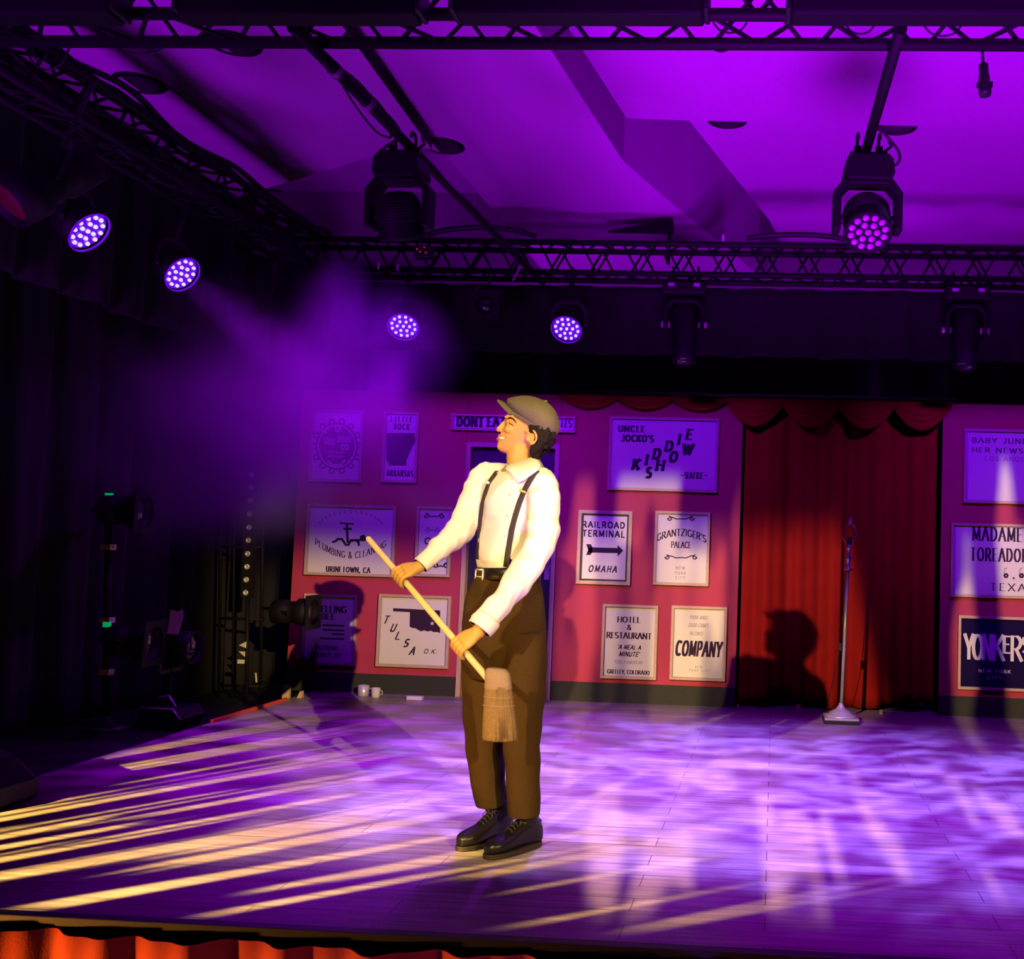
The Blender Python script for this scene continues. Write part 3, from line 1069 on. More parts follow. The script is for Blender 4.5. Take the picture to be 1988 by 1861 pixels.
s = Sign([(1848, 1015), (2085, 1019), (2080, 1164), (1844, 1159.5)], 'wide framed Texas toreador sign in tall condensed letters')
s.text("MADAME ROSE'S", 1888, 1025.5, 2075, 1051, 'ink', wv=0.15, wh=0.05, serif=0.18, gap=0.22)
s.text('TOREADORABLES', 1884, 1065.5, 2060, 1090, 'ink', wv=0.16, wh=0.05, serif=0.18, gap=0.22)
for cx in (1953, 1983):
    for k in range(6):
        a = k * PI / 3
        s.poly(circ(cx + 3.2 * math.cos(a), 1117 + 3.2 * math.sin(a), 2.2, 2.2, 10))
    s.line([(cx - 4, 1112), (cx - 2, 1104), (cx + 2, 1102)], 0.008, 'faint')
s.poly([(1968, 1119.5), (1970.5, 1122), (1968, 1124.5), (1965.5, 1122)])
s.text('TEXAS', 1922, 1133, 2008, 1147, 'ink', wv=0.16, wh=0.06, serif=0.26, gap=0.30)
s.done()

s = Sign([(1864, 1194.5), (2060, 1200), (2052, 1344), (1856, 1339)], 'dark navy framed Yonkers sign with white lettering', sheet='navy')
for ch, x0, x1, y0, y1 in (('Y', 1872, 1890, 1231, 1278), ('O', 1888, 1908, 1232, 1279), ('N', 1907, 1926, 1232, 1280), ('K', 1927, 1950, 1233, 1281),
                           ('E', 1947, 1962, 1235, 1267), ('R', 1962, 1985, 1235, 1282), ('S', 1984, 2000, 1237, 1266)):
    s.text(ch, x0, y0, x1, y1, 'white_ink', wv=0.135 if ch not in 'ES' else 0.20, wh=0.05 if ch not in 'ES' else 0.09)
s.text('NEW YORK', 1900, 1299.5, 1962, 1305.5, 'white_ink', wv=0.19, wh=0.09, serif=0.2, gap=0.3)
s.text('CITY', 1916, 1312, 1945, 1317.8, 'white_ink', wv=0.19, wh=0.09, serif=0.2, gap=0.3)
s.done()

# ------------------------------------------------------------------ drapes
def drape(name, p0, p1, z0, z1, amp, wl, mat, seed, parent=None, nz=24, hem=0.0, open_=0.0):
    """pleated hanging cloth between two floor points"""
    rnd = random.Random(seed)
    p0, p1 = Vector((p0[0], p0[1], 0)), Vector((p1[0], p1[1], 0))
    L = (p1 - p0).length
    d = (p1 - p0) / L
    n = Vector((d.y, -d.x, 0))
    nx = int(L / wl * 14)
    ph = [rnd.uniform(0, 6.28) for _ in range(6)]
    grid = []
    for j in range(nz + 1):
        v = j / nz
        row = []
        for i in range(nx + 1):
            u = i / nx * L
            a = amp * (0.45 + 0.55 * (1 - v))
            w = a * (math.sin(u * 2 * PI / wl + ph[0] + 0.9 * math.sin(u * 1.7 + ph[1])) + 0.45 * math.sin(u * 2 * PI / (wl * 0.47) + ph[2] + v * 1.2) + 0.6 * math.sin(u * 2 * PI / (wl * 2.3) + ph[3]))
            z = z0 + (z1 - z0) * v
            if hem:
                z += hem * (1 - v) ** 3 * (0.5 + 0.5 * math.sin(u * 2 * PI / (wl * 2.6) + ph[4])) * (0.6 + 0.4 * math.sin(u * 7.1 + ph[5]))
            row.append(p0 + d * u + n * w + Vector((0, 0, z)))
        grid.append(row)
    mm = MB()
    mm.sheet(grid)
    return mm.build(name, mat, parent, solid=0.004)


cx0, cx1 = X(1436), X(1824)
t = thing('velvet_curtain', ((cx0 + cx1) / 2, YW + 0.02, 0), 'red velvet curtain hanging between the two right hand flats', 'curtain')
drape('curtain_cloth', (cx0 + 0.015, YW + 0.06), ((cx0 + cx1) / 2 + 0.02, YW + 0.09), 0.012, ZTOP, 0.040, 0.27, 'velvet', 5, t, hem=0.10)
drape('curtain_cloth', ((cx0 + cx1) / 2 - 0.02, YW + 0.12), (cx1 - 0.015, YW + 0.10), 0.012, ZTOP, 0.045, 0.31, 'velvet', 11, t, hem=0.08)


def swag(x0, x1, z, drop, y, parent, mat='velvet'):
    mm = MB()
    g = []
    for j in range(15):
        v = j / 14
        row = []
        for i in range(25):
            u = i / 24
            k = 4 * u * (1 - u)
            zz_ = z - 0.02 - drop * v * (0.12 + 0.88 * k)
            yy = y - 0.03 - 0.05 * k * math.sin(v * PI) - 0.018 * math.sin(v * 5 * 2 * PI) * (0.3 + 0.7 * k)
            row.append(Vector((x0 + (x1 - x0) * u, yy, zz_)))
        g.append(row)
    mm.sheet(g)
    return mm.build('swag', mat, parent, solid=0.004)


t = thing('swagged_valance', ((X(1100) + X(1840)) / 2, YW - 0.02, ZTOP - 0.05), 'dark red swagged valance along the top of the flats and curtain', 'valance')
xs = [X(1080 + k * 108) for k in range(8)]
for k in range(7):
    swag(xs[k] - 0.02, xs[k + 1] + 0.02, ZTOP + 0.02, 0.11 if k < 3 else 0.22, YW - 0.004 if k < 3 else YW - 0.02, t)
mm = MB()
mm.tube([(xs[0] - 0.05, YW - 0.02, ZTOP + 0.02), (xs[-1] + 0.05, YW - 0.02, ZTOP + 0.02)], 0.018, 10)
mm.build('pole', 'black', t)

tag(drape('back_drape', (-4.9, 8.6), (3.2, 8.6), -0.03, 3.30, 0.05, 0.35, 'drape', 21), 'black masking drape hanging behind the flats under the rear truss', 'stage drape')
tag(drape('back_border', (-3.4, 7.52), (3.2, 7.52), 2.62, 3.13, 0.03, 0.35, 'drape', 22, nz=8), 'black border drape hung just behind the rear truss', 'stage drape')
tag(drape('side_border', (-4.1, 3.2), (-4.1, 7.35), 2.55, 3.69, 0.03, 0.35, 'drape', 24, nz=8), 'black border cloth hung outside the left truss', 'stage drape')
tag(drape('side_drape', (-4.75, 3.4), (-4.3, 8.4), -0.03, 3.5, 0.06, 0.40, 'drape', 23), 'black side drape closing off the left wing', 'stage drape')
sk = drape('stage_skirt', (XL - 0.02, YE - 0.10), (4.2, YE - 0.10), -1.19, -0.026, 0.055, 0.29, 'skirt', 31, nz=12)
tag(sk, 'orange red pleated skirt hanging from the front edge of the stage', 'stage skirt')

# ------------------------------------------------------------------ floor lamp without a shade
bp_ = atZ(1632, 1401)
tp_ = atY(1651, 1003, bp_.y)
t = thing('floor_lamp', bp_, 'silver shadeless floor lamp standing before the red curtain', 'lamp')
ax = (tp_ - bp_)
H_ = ax.length
ax.normalize()
P = lambda h: bp_ + ax * h
m = MB()
m.cbox(bp_ + Vector((0, 0, 0.014)), (0.25, 0.25, 0.028))
m.build('plinth', 'black', t, bevel=0.004)
m = MB()
m.cbox(bp_ + Vector((0, 0, 0.035)), (0.24, 0.24, 0.014))
m.lathe([(0.118, 0.040), (0.112, 0.052), (0.085, 0.060), (0.078, 0.072), (0.060, 0.082), (0.034, 0.096), (0.020, 0.120), (0.014, 0.135)], bp_, n=28)
m.build('base', 'chrome', t)
m = MB()
k = H_ / 400.0
m.lathe([(0.0135, 0.13), (0.0125, 0.6), (0.0115, H_ * 0.735)], bp_, ax, 16)
m.build('pole', 'chrome', t)
m = MB()
m.lathe([(0.012, H_ * .732), (0.032, H_ * .738), (0.034, H_ * .744), (0.014, H_ * .752), (0.012, H_ * .775), (0.020, H_ * .785), (0.024, H_ * .80), (0.012, H_ * .815), (0.011, H_ * .84), (0.017, H_ * .845), (0.017, H_ * .86), (0.010, H_ * .865)], bp_, ax, 16)
m.build('column_neck', 'chrome', t)
m = MB()
m.lathe([(0.013, H_ * .862), (0.018, H_ * .868), (0.018, H_ * .895), (0.012, H_ * .90)], bp_, ax, 16)
m.build('lamp_socket', 'black', t)
m = MB()
h0, h1 = H_ * .865, H_ * .965
m.tube([P(h0) + Vector((0.048 * math.sin(a), 0, 0)) * (1 if True else 0) + ax * ((h1 - h0) * (1 - math.cos(a)) / 2) for a in [q * 2 * PI / 28 for q in range(29)]], 0.0028, 6, caps=False)
m.build('harp', 'chrome', t)
m = MB()
m.lathe([(0.004, H_ * .963), (0.013, H_ * .968), (0.015, H_ * .975), (0.008, H_ * .984), (0.003, H_)], bp_, ax, 12)
m.build('finial', 'chrome', t)
m = MB()
sw = atY(1631, 1255, bp_.y - 0.02)
m.tube([P(H_ * .73) + Vector((-0.016, 0, 0)), P(H_ * .55) + Vector((-0.018, -0.005, 0)), sw + Vector((-0.004, 0, 0.02))], 0.003, 6)
m.tube([sw, sw + Vector((-0.03, 0.03, -0.18)), Vector((bp_.x - 0.09, bp_.y + 0.10, 0.10)), Vector((bp_.x - 0.09, bp_.y + 0.16, 0.006)), Vector((bp_.x + 0.05, bp_.y + 0.30, 0.004))], 0.003, 6)
cd = m.build('power_cord', 'rubber', t)
m = MB()
m.cbox(sw, (0.024, 0.02, 0.055))
m.build('cord_switch', 'black', t, bevel=0.004)


# ------------------------------------------------------------------ small things on the floor
def block(px0, py0, px1, py1, Y, label, mat='timber', d=0.04, name='wooden_block', cat='block', group='pale blocks at the foot of the set', shape='box'):
    a, b = atY(px0, py1, Y), atY(px1, py0, Y)
    cx = (a.x + b.x) / 2
    t_ = MB()
    h = b.z - a.z
    w = b.x - a.x
    if shape == 'box':
        t_.box((a.x, Y - d / 2, 0.0), (b.x, Y + d / 2, h))
    elif shape == 'wedge':
        t_.prism([(a.x, 0), (b.x, 0), (b.x, h), (a.x + w * 0.6, h)], Y - d / 2, Y + d / 2, lambda p, q, r: Vector((p, r, q)))
    o = t_.build(name, mat, None, bevel=0.003)
    return tag(o, label, cat, group)


block(549, 1336, 563, 1360, 7.55, 'taller pale wooden block at the far left end of the flats')
block(577, 1346, 588, 1359, 7.6, 'small wedge shaped pale block right of the taller block', shape='wedge')
block(1544, 1366, 1555, 1377, YW - 0.06, 'pale wooden block under the curtain hem left of the lamp')
block(1707, 1373, 1714, 1382, YW - 0.06, 'pale wooden block under the curtain hem right of the lamp')
block(1431, 1364, 1435, 1373, YW - 0.05, 'thin pale wooden block at the corner of the flat and curtain')
block(791, 1344, 821, 1350, 7.72, 'flat white strip lying on the floor before the left flat', 'white_tape', 0.05, 'white_strip', 'strip', None)


def cup(px, py, w, h, Y, label, mat):
    p = atZ(px, py)
    sc = p.y / F_PX
    t_ = thing('tin_cup', p, label, 'cup', 'cups on the floor before the left flat')
    r, hh = w * sc / 2, h * sc
    q = MB()
    q.lathe([(r * .85, 0), (r * .95, hh * .1), (r, hh), (r * .92, hh), (r * .86, hh * .15), (0.002, hh * .1)], p, n=20, caps=False)
    q.build('cup_body', mat, t_)
    q = MB()
    q.tube([p + Vector((r * .95, 0, hh * .75)), p + Vector((r * 1.5, 0, hh * .7)), p + Vector((r * 1.5, 0, hh * .35)), p + Vector((r * .95, 0, hh * .25))], r * .12, 6)
    q.build('handle', mat, t_)


cup(705, 1350, 22, 20, 0, 'greyish cup on the floor, left of the paler cup', 'chrome')
cup(729, 1353, 17, 18, 0, 'cream cup on the floor, right of the greyish cup', 'white_tape')
# red strip along the far left stage edge
a, b = atZ(411, 1403), atZ(556, 1359)
m = MB()
m.bar(a + Vector((0, 0, 0.010)), b + Vector((0, 0, 0.010)), 0.02, 0.02)
tag(m.build('edge_strip', 'orange_strip'), 'bright red strip along the left edge of the stage floor', 'edge strip')
# ------------------------------------------------------------------ the rig
YF1, YF0 = 3.87, 3.65
ZR = atY(1000, 84, YF1).z                      # underside of the rig
YR0 = atZ(1000, 527, ZR).y
YR1 = YR0 + 0.22
XT1 = atZ(250, 288, ZR).x                      # inner chord of the left truss
XT0 = XT1 - 0.22


def truss(name, axis, a0, a1, lo, label, size=0.22, r=0.0235, pitch=0.30):
    """box truss along 'x' or 'y' from a0 to a1; lo = (y or x, z) of the lower corner chord centre"""
    b0, z0 = lo
    def pt(a, b, z):
        return Vector((a, b, z)) if axis == 'x' else Vector((b, a, z))
    t_ = thing(name, pt((a0 + a1) / 2, b0 + size / 2, z0), label, 'truss', 'black box trusses of the lighting rig')
    C4 = [(b0, z0), (b0 + size, z0), (b0 + size, z0 + size), (b0, z0 + size)]
    for b, z in C4:
        q = MB()
        q.tube([pt(a0, b, z), pt(a1, b, z)], r, 12)
        q.build('chord', 'blackmetal', t_)
    n = max(2, int(round((a1 - a0) / pitch)))
    for k in range(4):
        (b, z), (b2, z2) = C4[k], C4[(k + 1) % 4]
        q = MB()
        for i in range(n):
            s0, s1 = a0 + (a1 - a0) * i / n, a0 + (a1 - a0) * (i + 1) / n
            sm = (s0 + s1) / 2
            if k % 2 == 1:
                s0, s1, sm = s0 + pitch / 2 * 0, s1, sm
            q.tube([pt(s0 + 0.03, b, z), pt(sm, b2, z2)], 0.009, 6)
            q.tube([pt(sm, b2, z2), pt(s1 - 0.03, b, z)], 0.009, 6)
        q.build('lacing', 'blackmetal', t_)
    return t_


truss('box_truss', 'x', XT0 - 0.05, 3.4, (YF0, ZR), 'black box truss across the top of the picture at the front of the stage', pitch=0.41)
truss('box_truss', 'x', XT0 - 0.05, 3.4, (YR0, ZR), 'black box truss across the rear of the stage above the flats', r=0.022)
truss('box_truss', 'y', YF1 + 0.06, YR0 - 0.06, (XT0, ZR), 'black box truss running back along the left side of the stage')


def clamp(p, mb):
    """hook clamp on a tube at p"""
    p = Vector(p)
    mb.tube([p + Vector((0, 0.034 * math.cos(a), 0.034 * math.sin(a))) for a in [k * PI / 8 - PI * 0.5 for k in range(13)]], 0.008, 6)
    mb.box(p + Vector((-0.016, -0.014, -0.09)), p + Vector((0.016, 0.014, -0.026)))


# long LED battens on the front truss
for px0, px1, py0, lab in ((-40, 228, -30, 'black light batten at the far left of the front truss'), (357, 812, -30, 'black light batten on the front truss above the left moving head'),
                           (888, 1366, -30, 'long black light batten on the middle of the front truss'), (1536, 2060, -34, 'black light batten at the right end of the front truss')):
    y = YF0 - 0.10
    a, b = atY(px0, 40, y), atY(px1, 44, y)
    zb = atY((px0 + px1) / 2, 40, y).z + 0.012
    t = thing('light_batten', ((a.x + b.x) / 2, y, zb), lab, 'stage light', 'black light battens on the front truss')
    m = MB()
    m.box((a.x, y - 0.05, zb - 0.012), (b.x, y + 0.05, zb + 0.20))
    m.build('housing', 'blackmetal', t, bevel=0.012)
    for e, s in ((a.x, -1), (b.x, 1)):
        m = MB()
        m.box((min(e, e + s * 0.02), y - 0.055, zb + 0.0), (max(e, e + s * 0.02), y + 0.055, zb + 0.19))
        m.build('end_cap', 'black', t, bevel=0.006)
    for k in (0.25, 0.75):
        q = MB()
        x = a.x + (b.x - a.x) * k
        q.box((x - 0.02, y + 0.04, zb + 0.10), (x + 0.02, YF0 - 0.028, zb + 0.28))
        q.build('bracket', 'black', t)

# rig pipes from front to rear truss
def pipe(pa, pb, label, z, yend):
    a, b = atZ(*pa, z), atZ(*pb, z)
    d = (b - a).normalized()
    a = a - d * ((a.y - YF0) / d.y)
    b = b + d * ((yend - b.y) / d.y)
    q = MB()
    q.tube([a, b], 0.024, 12)
    return tag(q.build('rig_pipe', 'blackmetal'), label, 'pipe', 'black rig pipes between the trusses'), a, b


ZP = ZR - 0.05
pl, pa0, pa1 = pipe((612, 97), (938, 430), 'black pipe running back from the front truss past the left moving head', ZP, YR0 + 0.1)
pr, pb0, pb1 = pipe((1737, 97), (1690, 262), 'black pipe running back from the front truss to the right moving head', ZP, 5.2)


def on_pipe(a, b, y):
    return a.lerp(b, (y - a.y) / (b.y - a.y))


def led_disc(o, q, r, parent, mat, rl, depth=0.0):
    """1 + 6 + 12 lenses on a round face; o = centre, q = rotation (local +z = beam)"""
    pos = [(0, 0)] + [(0.42 * r, k * PI / 3) for k in range(6)] + [(0.80 * r, k * PI / 6 + 0.26) for k in range(12)]
    base = None
    for rad, a in pos:
        c = o + q @ Vector((rad * math.cos(a), rad * math.sin(a), depth))
        if base is None:
            mm = MB()
            ring = [(rl, -0.004), (rl, 0.002), (rl * 0.8, 0.007), (rl * 0.4, 0.010), (0.001, 0.0105)]
            mm.rings([[q @ Vector((rr * math.cos(k * 2 * PI / 12), rr * math.sin(k * 2 * PI / 12), zz_)) for k in range(12)] for rr, zz_ in ring])
            base = mm.build('led_lens', mat, None)
            ob = base
        else:
            ob = base.copy()
            COL.objects.link(ob)
        ob.parent = parent
        ob.location = c - parent_loc(parent)


def yoke_u(mb, c, ax, w, h, th, dp, fwd):
    """U bracket: c = pivot centre, ax = side axis, opening down; w half width, h height above pivot"""
    ax = Vector(ax).normalized()
    fwd = Vector(fwd).normalized()
    up = Vector((0, 0, 1))
    out = [(-w, -0.06), (-w, h * 0.62), (-w * 0.62, h), (w * 0.62, h), (w, h * 0.62), (w, -0.06)]
    inn = [(w - th, -0.06), (w - th, h * 0.55), (w * 0.52, h - th * 1.3), (-w * 0.52, h - th * 1.3), (-w + th, h * 0.55), (-w + th, -0.06)]
    for i in range(5):
        quad = [out[i], out[i + 1], inn[4 - i], inn[5 - i]]
        mb.prism(quad, -dp, dp, lambda a, b, d: c + ax * a + up * b + fwd * d)
    return mb


def moving_wash(p, beam, yaw, label):
    """LED wash moving head hung under a pipe at p"""
    t_ = thing('moving_head_light', p, label, 'stage light', 'black moving head lights under the rig pipes')
    ax = Vector((math.cos(yaw), math.sin(yaw), 0))
    fw = Vector((-ax.y, ax.x, 0))
    R3 = Matrix((ax, fw, Vector((0, 0, 1)))).transposed()
    mm = MB()
    clamp(p + ax * 0.05, mm)
    clamp(p - ax * 0.05, mm)
    mm.box(p + Vector((-0.085, -0.02, -0.075)), p + Vector((0.085, 0.02, -0.055)), R3, p)
    mm.tube([p + ax * 0.07 + Vector((0, 0, -0.05)), p + ax * 0.105 + Vector((0, 0, -0.02)), p + ax * 0.09 + Vector((0, 0, 0.02))], 0.007, 6)
    mm.build('clamp', 'blackmetal', t_)
    mm = MB()
    c = p + Vector((0, 0, -0.085))
    up = Vector((0, 0, 1))
    prof = [(-0.10, -0.12), (0.10, -0.12), (0.115, -0.085), (0.105, -0.02), (0.085, 0.0), (-0.085, 0.0), (-0.105, -0.02), (-0.115, -0.085)]
    mm.prism(prof, -0.085, 0.085, lambda a, b, d: c + ax * a + up * b + fw * d)
    mm.build('base', 'blackmetal', t_, bevel=0.008)
    piv = p + Vector((0, 0, -0.372))
    mm = MB()
    yoke_u(mm, piv, ax, 0.158, 0.20, 0.034, 0.05, fw)
    yk = mm.build('yoke', 'blackmetal', t_, bevel=0.008)
    bd = Vector(beam).normalized()
    q = Vector((0, 0, 1)).rotation_difference(bd)
    mm = MB()
    prof = [(0.03, -0.115), (0.075, -0.105), (0.100, -0.07), (0.108, -0.02), (0.108, 0.06), (0.112, 0.085), (0.112, 0.100), (0.103, 0.104), (0.100, 0.094)]
    mm.rings([[piv + q @ Vector((r * math.cos(k * 2 * PI / 32), r * math.sin(k * 2 * PI / 32), z)) for k in range(32)] for r, z in prof])
    hd = mm.build('head', 'blackmetal', t_)
    mm = MB()
    for s in (-1, 1):
        mm.tube([piv + ax * s * 0.095, piv + ax * s * 0.135], 0.022, 12)
    mm.build('pivot', 'black', t_)
    mm = MB()
    for k in range(9):
        z = -0.09 + k * 0.013
        rr = 0.085 + 0.024 * min(1, (z + 0.105) / 0.05)
        mm.tube([piv + q @ Vector((rr * math.cos(a), rr * math.sin(a), z)) for a in [j * 2 * PI / 24 for j in range(25)]], 0.0022, 4, caps=False)
    mm.build('cooling_fin', 'black', hd)
    led_disc(piv, q, 0.098, hd, 'led_off', 0.0165, 0.094)
    return t_


yA = atZ(786, 272, ZP).y
pA = on_pipe(pa0, pa1, yA)
moving_wash(pA, (0.05, 0.45, -1.0), -0.05, 'black moving head light with its back turned, hung on the left pipe')
yB = atZ(1688, 275, ZP).y
pB = on_pipe(pb0, pb1, yB)
moving_wash(pB, (0.02, -0.62, -0.80), 0.05, 'black moving head light with unlit round lenses, hung on the right pipe')


# slack cables
def cable(pts, label, r=0.0055, name='cable'):
    q = MB()
    q.tube(pts, r, 7)
    return tag(q.build(name, 'rubber'), label, 'cable')


def bez(P, n=20):
    """smooth curve through control points (Catmull-Rom)"""
    P = [Vector(p) for p in P]
    P = [P[0] * 2 - P[1]] + P + [P[-1] * 2 - P[-2]]
    out = []
    for i in range(1, len(P) - 2):
        for k in range(n):
            t_ = k / n
            a, b, c, d = P[i - 1:i + 3]
            out.append(0.5 * ((2 * b) + (c - a) * t_ + (2 * a - 5 * b + 4 * c - d) * t_ * t_ + (3 * b - a - 3 * c + d) * t_ ** 3))
    out.append(P[-2])
    return out


yq = lambda x: on_pipe(pa0, pa1, atZ(x, 95 + (x - 610) * 1.02, ZP).y).y
cable(bez([atY(656, 150, yq(656)), atY(690, 205, yq(690)), atY(730, 255, yq(735)), atY(757, 268, yq(760))], 10), 'thin black cable hanging below the left pipe', 0.005)
cable(bez([atY(775, 268, pA.y - 0.05), atY(745, 288, pA.y - 0.06), atY(727, 308, pA.y - 0.06), atY(735, 322, pA.y - 0.04), atY(757, 318, pA.y - 0.02)], 10), 'black cable looping into the left side of the left moving head', 0.007)
cable(bez([atY(1700, 240, pB.y - 0.1), atY(1722, 265, pB.y - 0.04), atY(1745, 295, pB.y - 0.02), atY(1742, 318, pB.y - 0.02), atY(1716, 323, pB.y)], 10), 'black cable looping into the right side of the right moving head', 0.007)
for k, (x0, x1, dip, lab) in enumerate(((215, 330, 106, 'black cable sagging under the left part of the front truss'), (1375, 1425, 100, 'black cable loop under the front truss right of the middle'),
                                        (45, 140, 135, 'black cable looping at the left end of the front truss'), (60, 96, 120, 'smaller black cable loop at the left end of the front truss'),
                                        (1640, 1700, 66, 'black cable sagging inside the front truss left of the right pipe'), (1790, 1870, 70, 'black cable sagging inside the front truss right of the right pipe'),
                                        (1385, 1450, 64, 'black cable coil inside the front truss over the bulkhead'))):
    y = YF1 + 0.005 if k < 4 else YF1 - 0.08
    xm = (x0 + x1) / 2
    top = 78 if k < 4 else 44
    cable(bez([atY(x0, top, y), atY(x0 + (xm - x0) * 0.4, top + (dip - top) * 0.75, y), atY(xm, dip, y), atY(x1 - (x1 - xm) * 0.4, top + (dip - top) * 0.75, y), atY(x1, top, y)], 8), lab, 0.004)
# taped cable bundle along the left pipe
q = MB()
rnd = random.Random(3)
for k in range(5):
    o1, o2 = rnd.uniform(-0.03, 0.03), rnd.uniform(-0.02, 0.035)
    pts = []
    for i in range(15):
        f = i / 14
        b_ = pa0.lerp(pA, f * 0.97)
        sw_ = math.sin(f * 9 + k * 1.7)
        pts.append(b_ + Vector((o1 + 0.012 * sw_, 0, 0.028 + o2 * 0.5 + 0.012 * math.cos(f * 7 + k))))
    q.tube(pts, 0.007, 6)
tag(q.build('cable_bundle', 'rubber'), 'bundle of black cables taped along the left pipe', 'cable')
for f, lab in ((0.33, 'pale tape wrap round the left pipe nearer the front truss'), (0.62, 'pale tape wrap round the left pipe nearer the moving head')):
    q = MB()
    e_ = pa0.lerp(pA, f)
    d = (pA - pa0).normalized()
    q.tube([e_ - d * 0.02, e_ + d * 0.02], 0.031, 12)
    tag(q.build('tape_wrap', 'faint'), lab, 'tape', 'tape wraps on the left pipe')

# cables heaped along the left truss
rnd = random.Random(8)
for nm_, n_, off, lab in (('cable_bundle', 9, 0.0, 'thick bundle of black cables lying along the inside of the left truss'), ('cable_bundle', 6, 0.24, 'loose black cables draped over the top of the left truss')):
    q = MB()
    for k in range(n_):
        x_, z_ = XT0 + rnd.uniform(0.02, 0.20), ZR + off + rnd.uniform(0.02, 0.07 if off else 0.17)
        ph_ = rnd.uniform(0, 6)
        q.tube([Vector((x_ + 0.02 * math.sin(i * 0.9 + ph_), YF1 + 0.1 + (YR0 - YF1 - 0.2) * i / 24, z_ + 0.025 * math.sin(i * 0.7 + ph_ * 2))) for i in range(25)], rnd.uniform(0.008, 0.016), 6)
    tag(q.build(nm_, 'rubber'), lab, 'cable')

# hanging plug at the right
y = YF1
a, b, c = atY(1905, 80, y), atY(1909, 124, y), atY(1913, 186, y)
t = thing('hanging_connector', b, 'black multi pin cable connector dangling under the right end of the front truss', 'cable connector')
m = MB()
m.tube([a, b], 0.006, 8)
m.build('lead', 'rubber', t)
m = MB()
d = (c - b)
m.lathe([(0.006, 0), (0.018, 0.003), (0.018, d.length * 0.35), (0.021, d.length * 0.37), (0.021, d.length * 0.62), (0.024, d.length * 0.64), (0.024, d.length * 0.9), (0.021, d.length), (0.015, d.length * 0.97)], b, d, 18)
m.build('connector_body', 'black', t)
m = MB()
for s in (-1, 1):
    m.cbox(b + d * 0.66 + Vector((s * 0.024, 0, 0)), (0.010, 0.02, 0.02))
m.build('latch', 'black', t)


# ------------------------------------------------------------------ LED par cans
def par(face, aim, hang, label, power, rad=0.105, cone=30):
    face = Vector(face)
    bd = (Vector(aim) - face).normalized()
    q = bd.to_track_quat('Z', 'Y')
    t_ = thing('led_par_light', face, label, 'stage light', 'lit violet par lights under the trusses')
    L = lambda r, z, n=30: [face + q @ Vector((r * math.cos(k * 2 * PI / n), r * math.sin(k * 2 * PI / n), z)) for k in range(n)]
    mm = MB()
    mm.rings([L(0.05, -0.16), L(0.085, -0.15), L(0.10, -0.11), L(rad, -0.06), L(rad, -0.004), L(rad * 0.97, -0.004), L(rad * 0.97, -0.02)])
    can = mm.build('can', 'blackmetal', t_)
    mm = MB()
    mm.rings([L(rad * 0.965, -0.012), L(rad * 0.965, -0.008)])
    pl_ = mm.build('led_plate', 'led_plate', t_)
    mm = MB()
    mm.rings([L(rad * 1.06, 0.004), L(rad * 1.06, 0.012), L(rad * 1.0, 0.012), L(rad * 1.0, 0.004), L(rad * 1.06, 0.004)], caps=False)
    mm.build('rim', 'led_plate', t_)
    led_disc(face, q, rad * 0.96, pl_, 'led_on', 0.0105, -0.004)
    ax = q @ Vector((1, 0, 0))
    ax = Vector((ax.x, ax.y, 0)).normalized()
    ctr = face - bd * 0.07
    hang = Vector(hang)
    mm = MB()
    pts = [ctr + ax * 0.118, ctr + ax * 0.122 + Vector((0, 0, 0.09)), ctr + ax * 0.07 + Vector((0, 0, 0.155)), ctr - ax * 0.07 + Vector((0, 0, 0.155)), ctr - ax * 0.122 + Vector((0, 0, 0.09)), ctr - ax * 0.118]
    for i in range(5):
        mm.bar(pts[i], pts[i + 1], 0.03, 0.005, (0, 1, 0) if abs(ax.x) > 0.7 else (1, 0, 0))
    for s in (-1, 1):
        mm.tube([ctr + ax * s * 0.10, ctr + ax * s * 0.14], 0.014, 10)
    mm.build('yoke', 'black', t_)
    mm = MB()
    mm.tube([ctr + Vector((0, 0, 0.155)), hang - Vector((0, 0, 0.03))], 0.010, 8)
    clamp(hang, mm)
    mm.build('clamp', 'blackmetal', t_)
    sp = spot('par_beam', face + bd * 0.02, aim, power, VIOLET, cone, 0.6, 0.09)
    sp.parent = t_
    sp.location = bd * 0.03
    return t_


fp = atY(172, 450, 4.75)
par(fp, (-0.9, 4.85, 0.75), (fp.x - 0.02, fp.y + 0.02, ZR), 'larger lit violet par light under the left truss, nearer the front', 110, cone=22)
fp2 = atY(353, 532, 5.75)
par(fp2, (-0.9, 5.2, 0.9), (fp2.x + 0.0, fp2.y + 0.02, ZR), 'lit violet par light under the left truss, nearer the rear', 130, cone=24)
fp3 = atY(783, 634, YR0 - 0.12)
par(fp3, (fp3.x + 0.55, 4.3, -0.2), (fp3.x - 0.02, YR0 + 0.0, ZR), 'lit violet par light under the rear truss, left of the middle', 140)
fp4 = atY(1100, 639, YR0 - 0.12)
par(fp4, (fp4.x - 0.2, 4.2, -0.2), (fp4.x, YR0 + 0.0, ZR), 'brightest lit violet par light under the rear truss above the kiddie sign', 140)


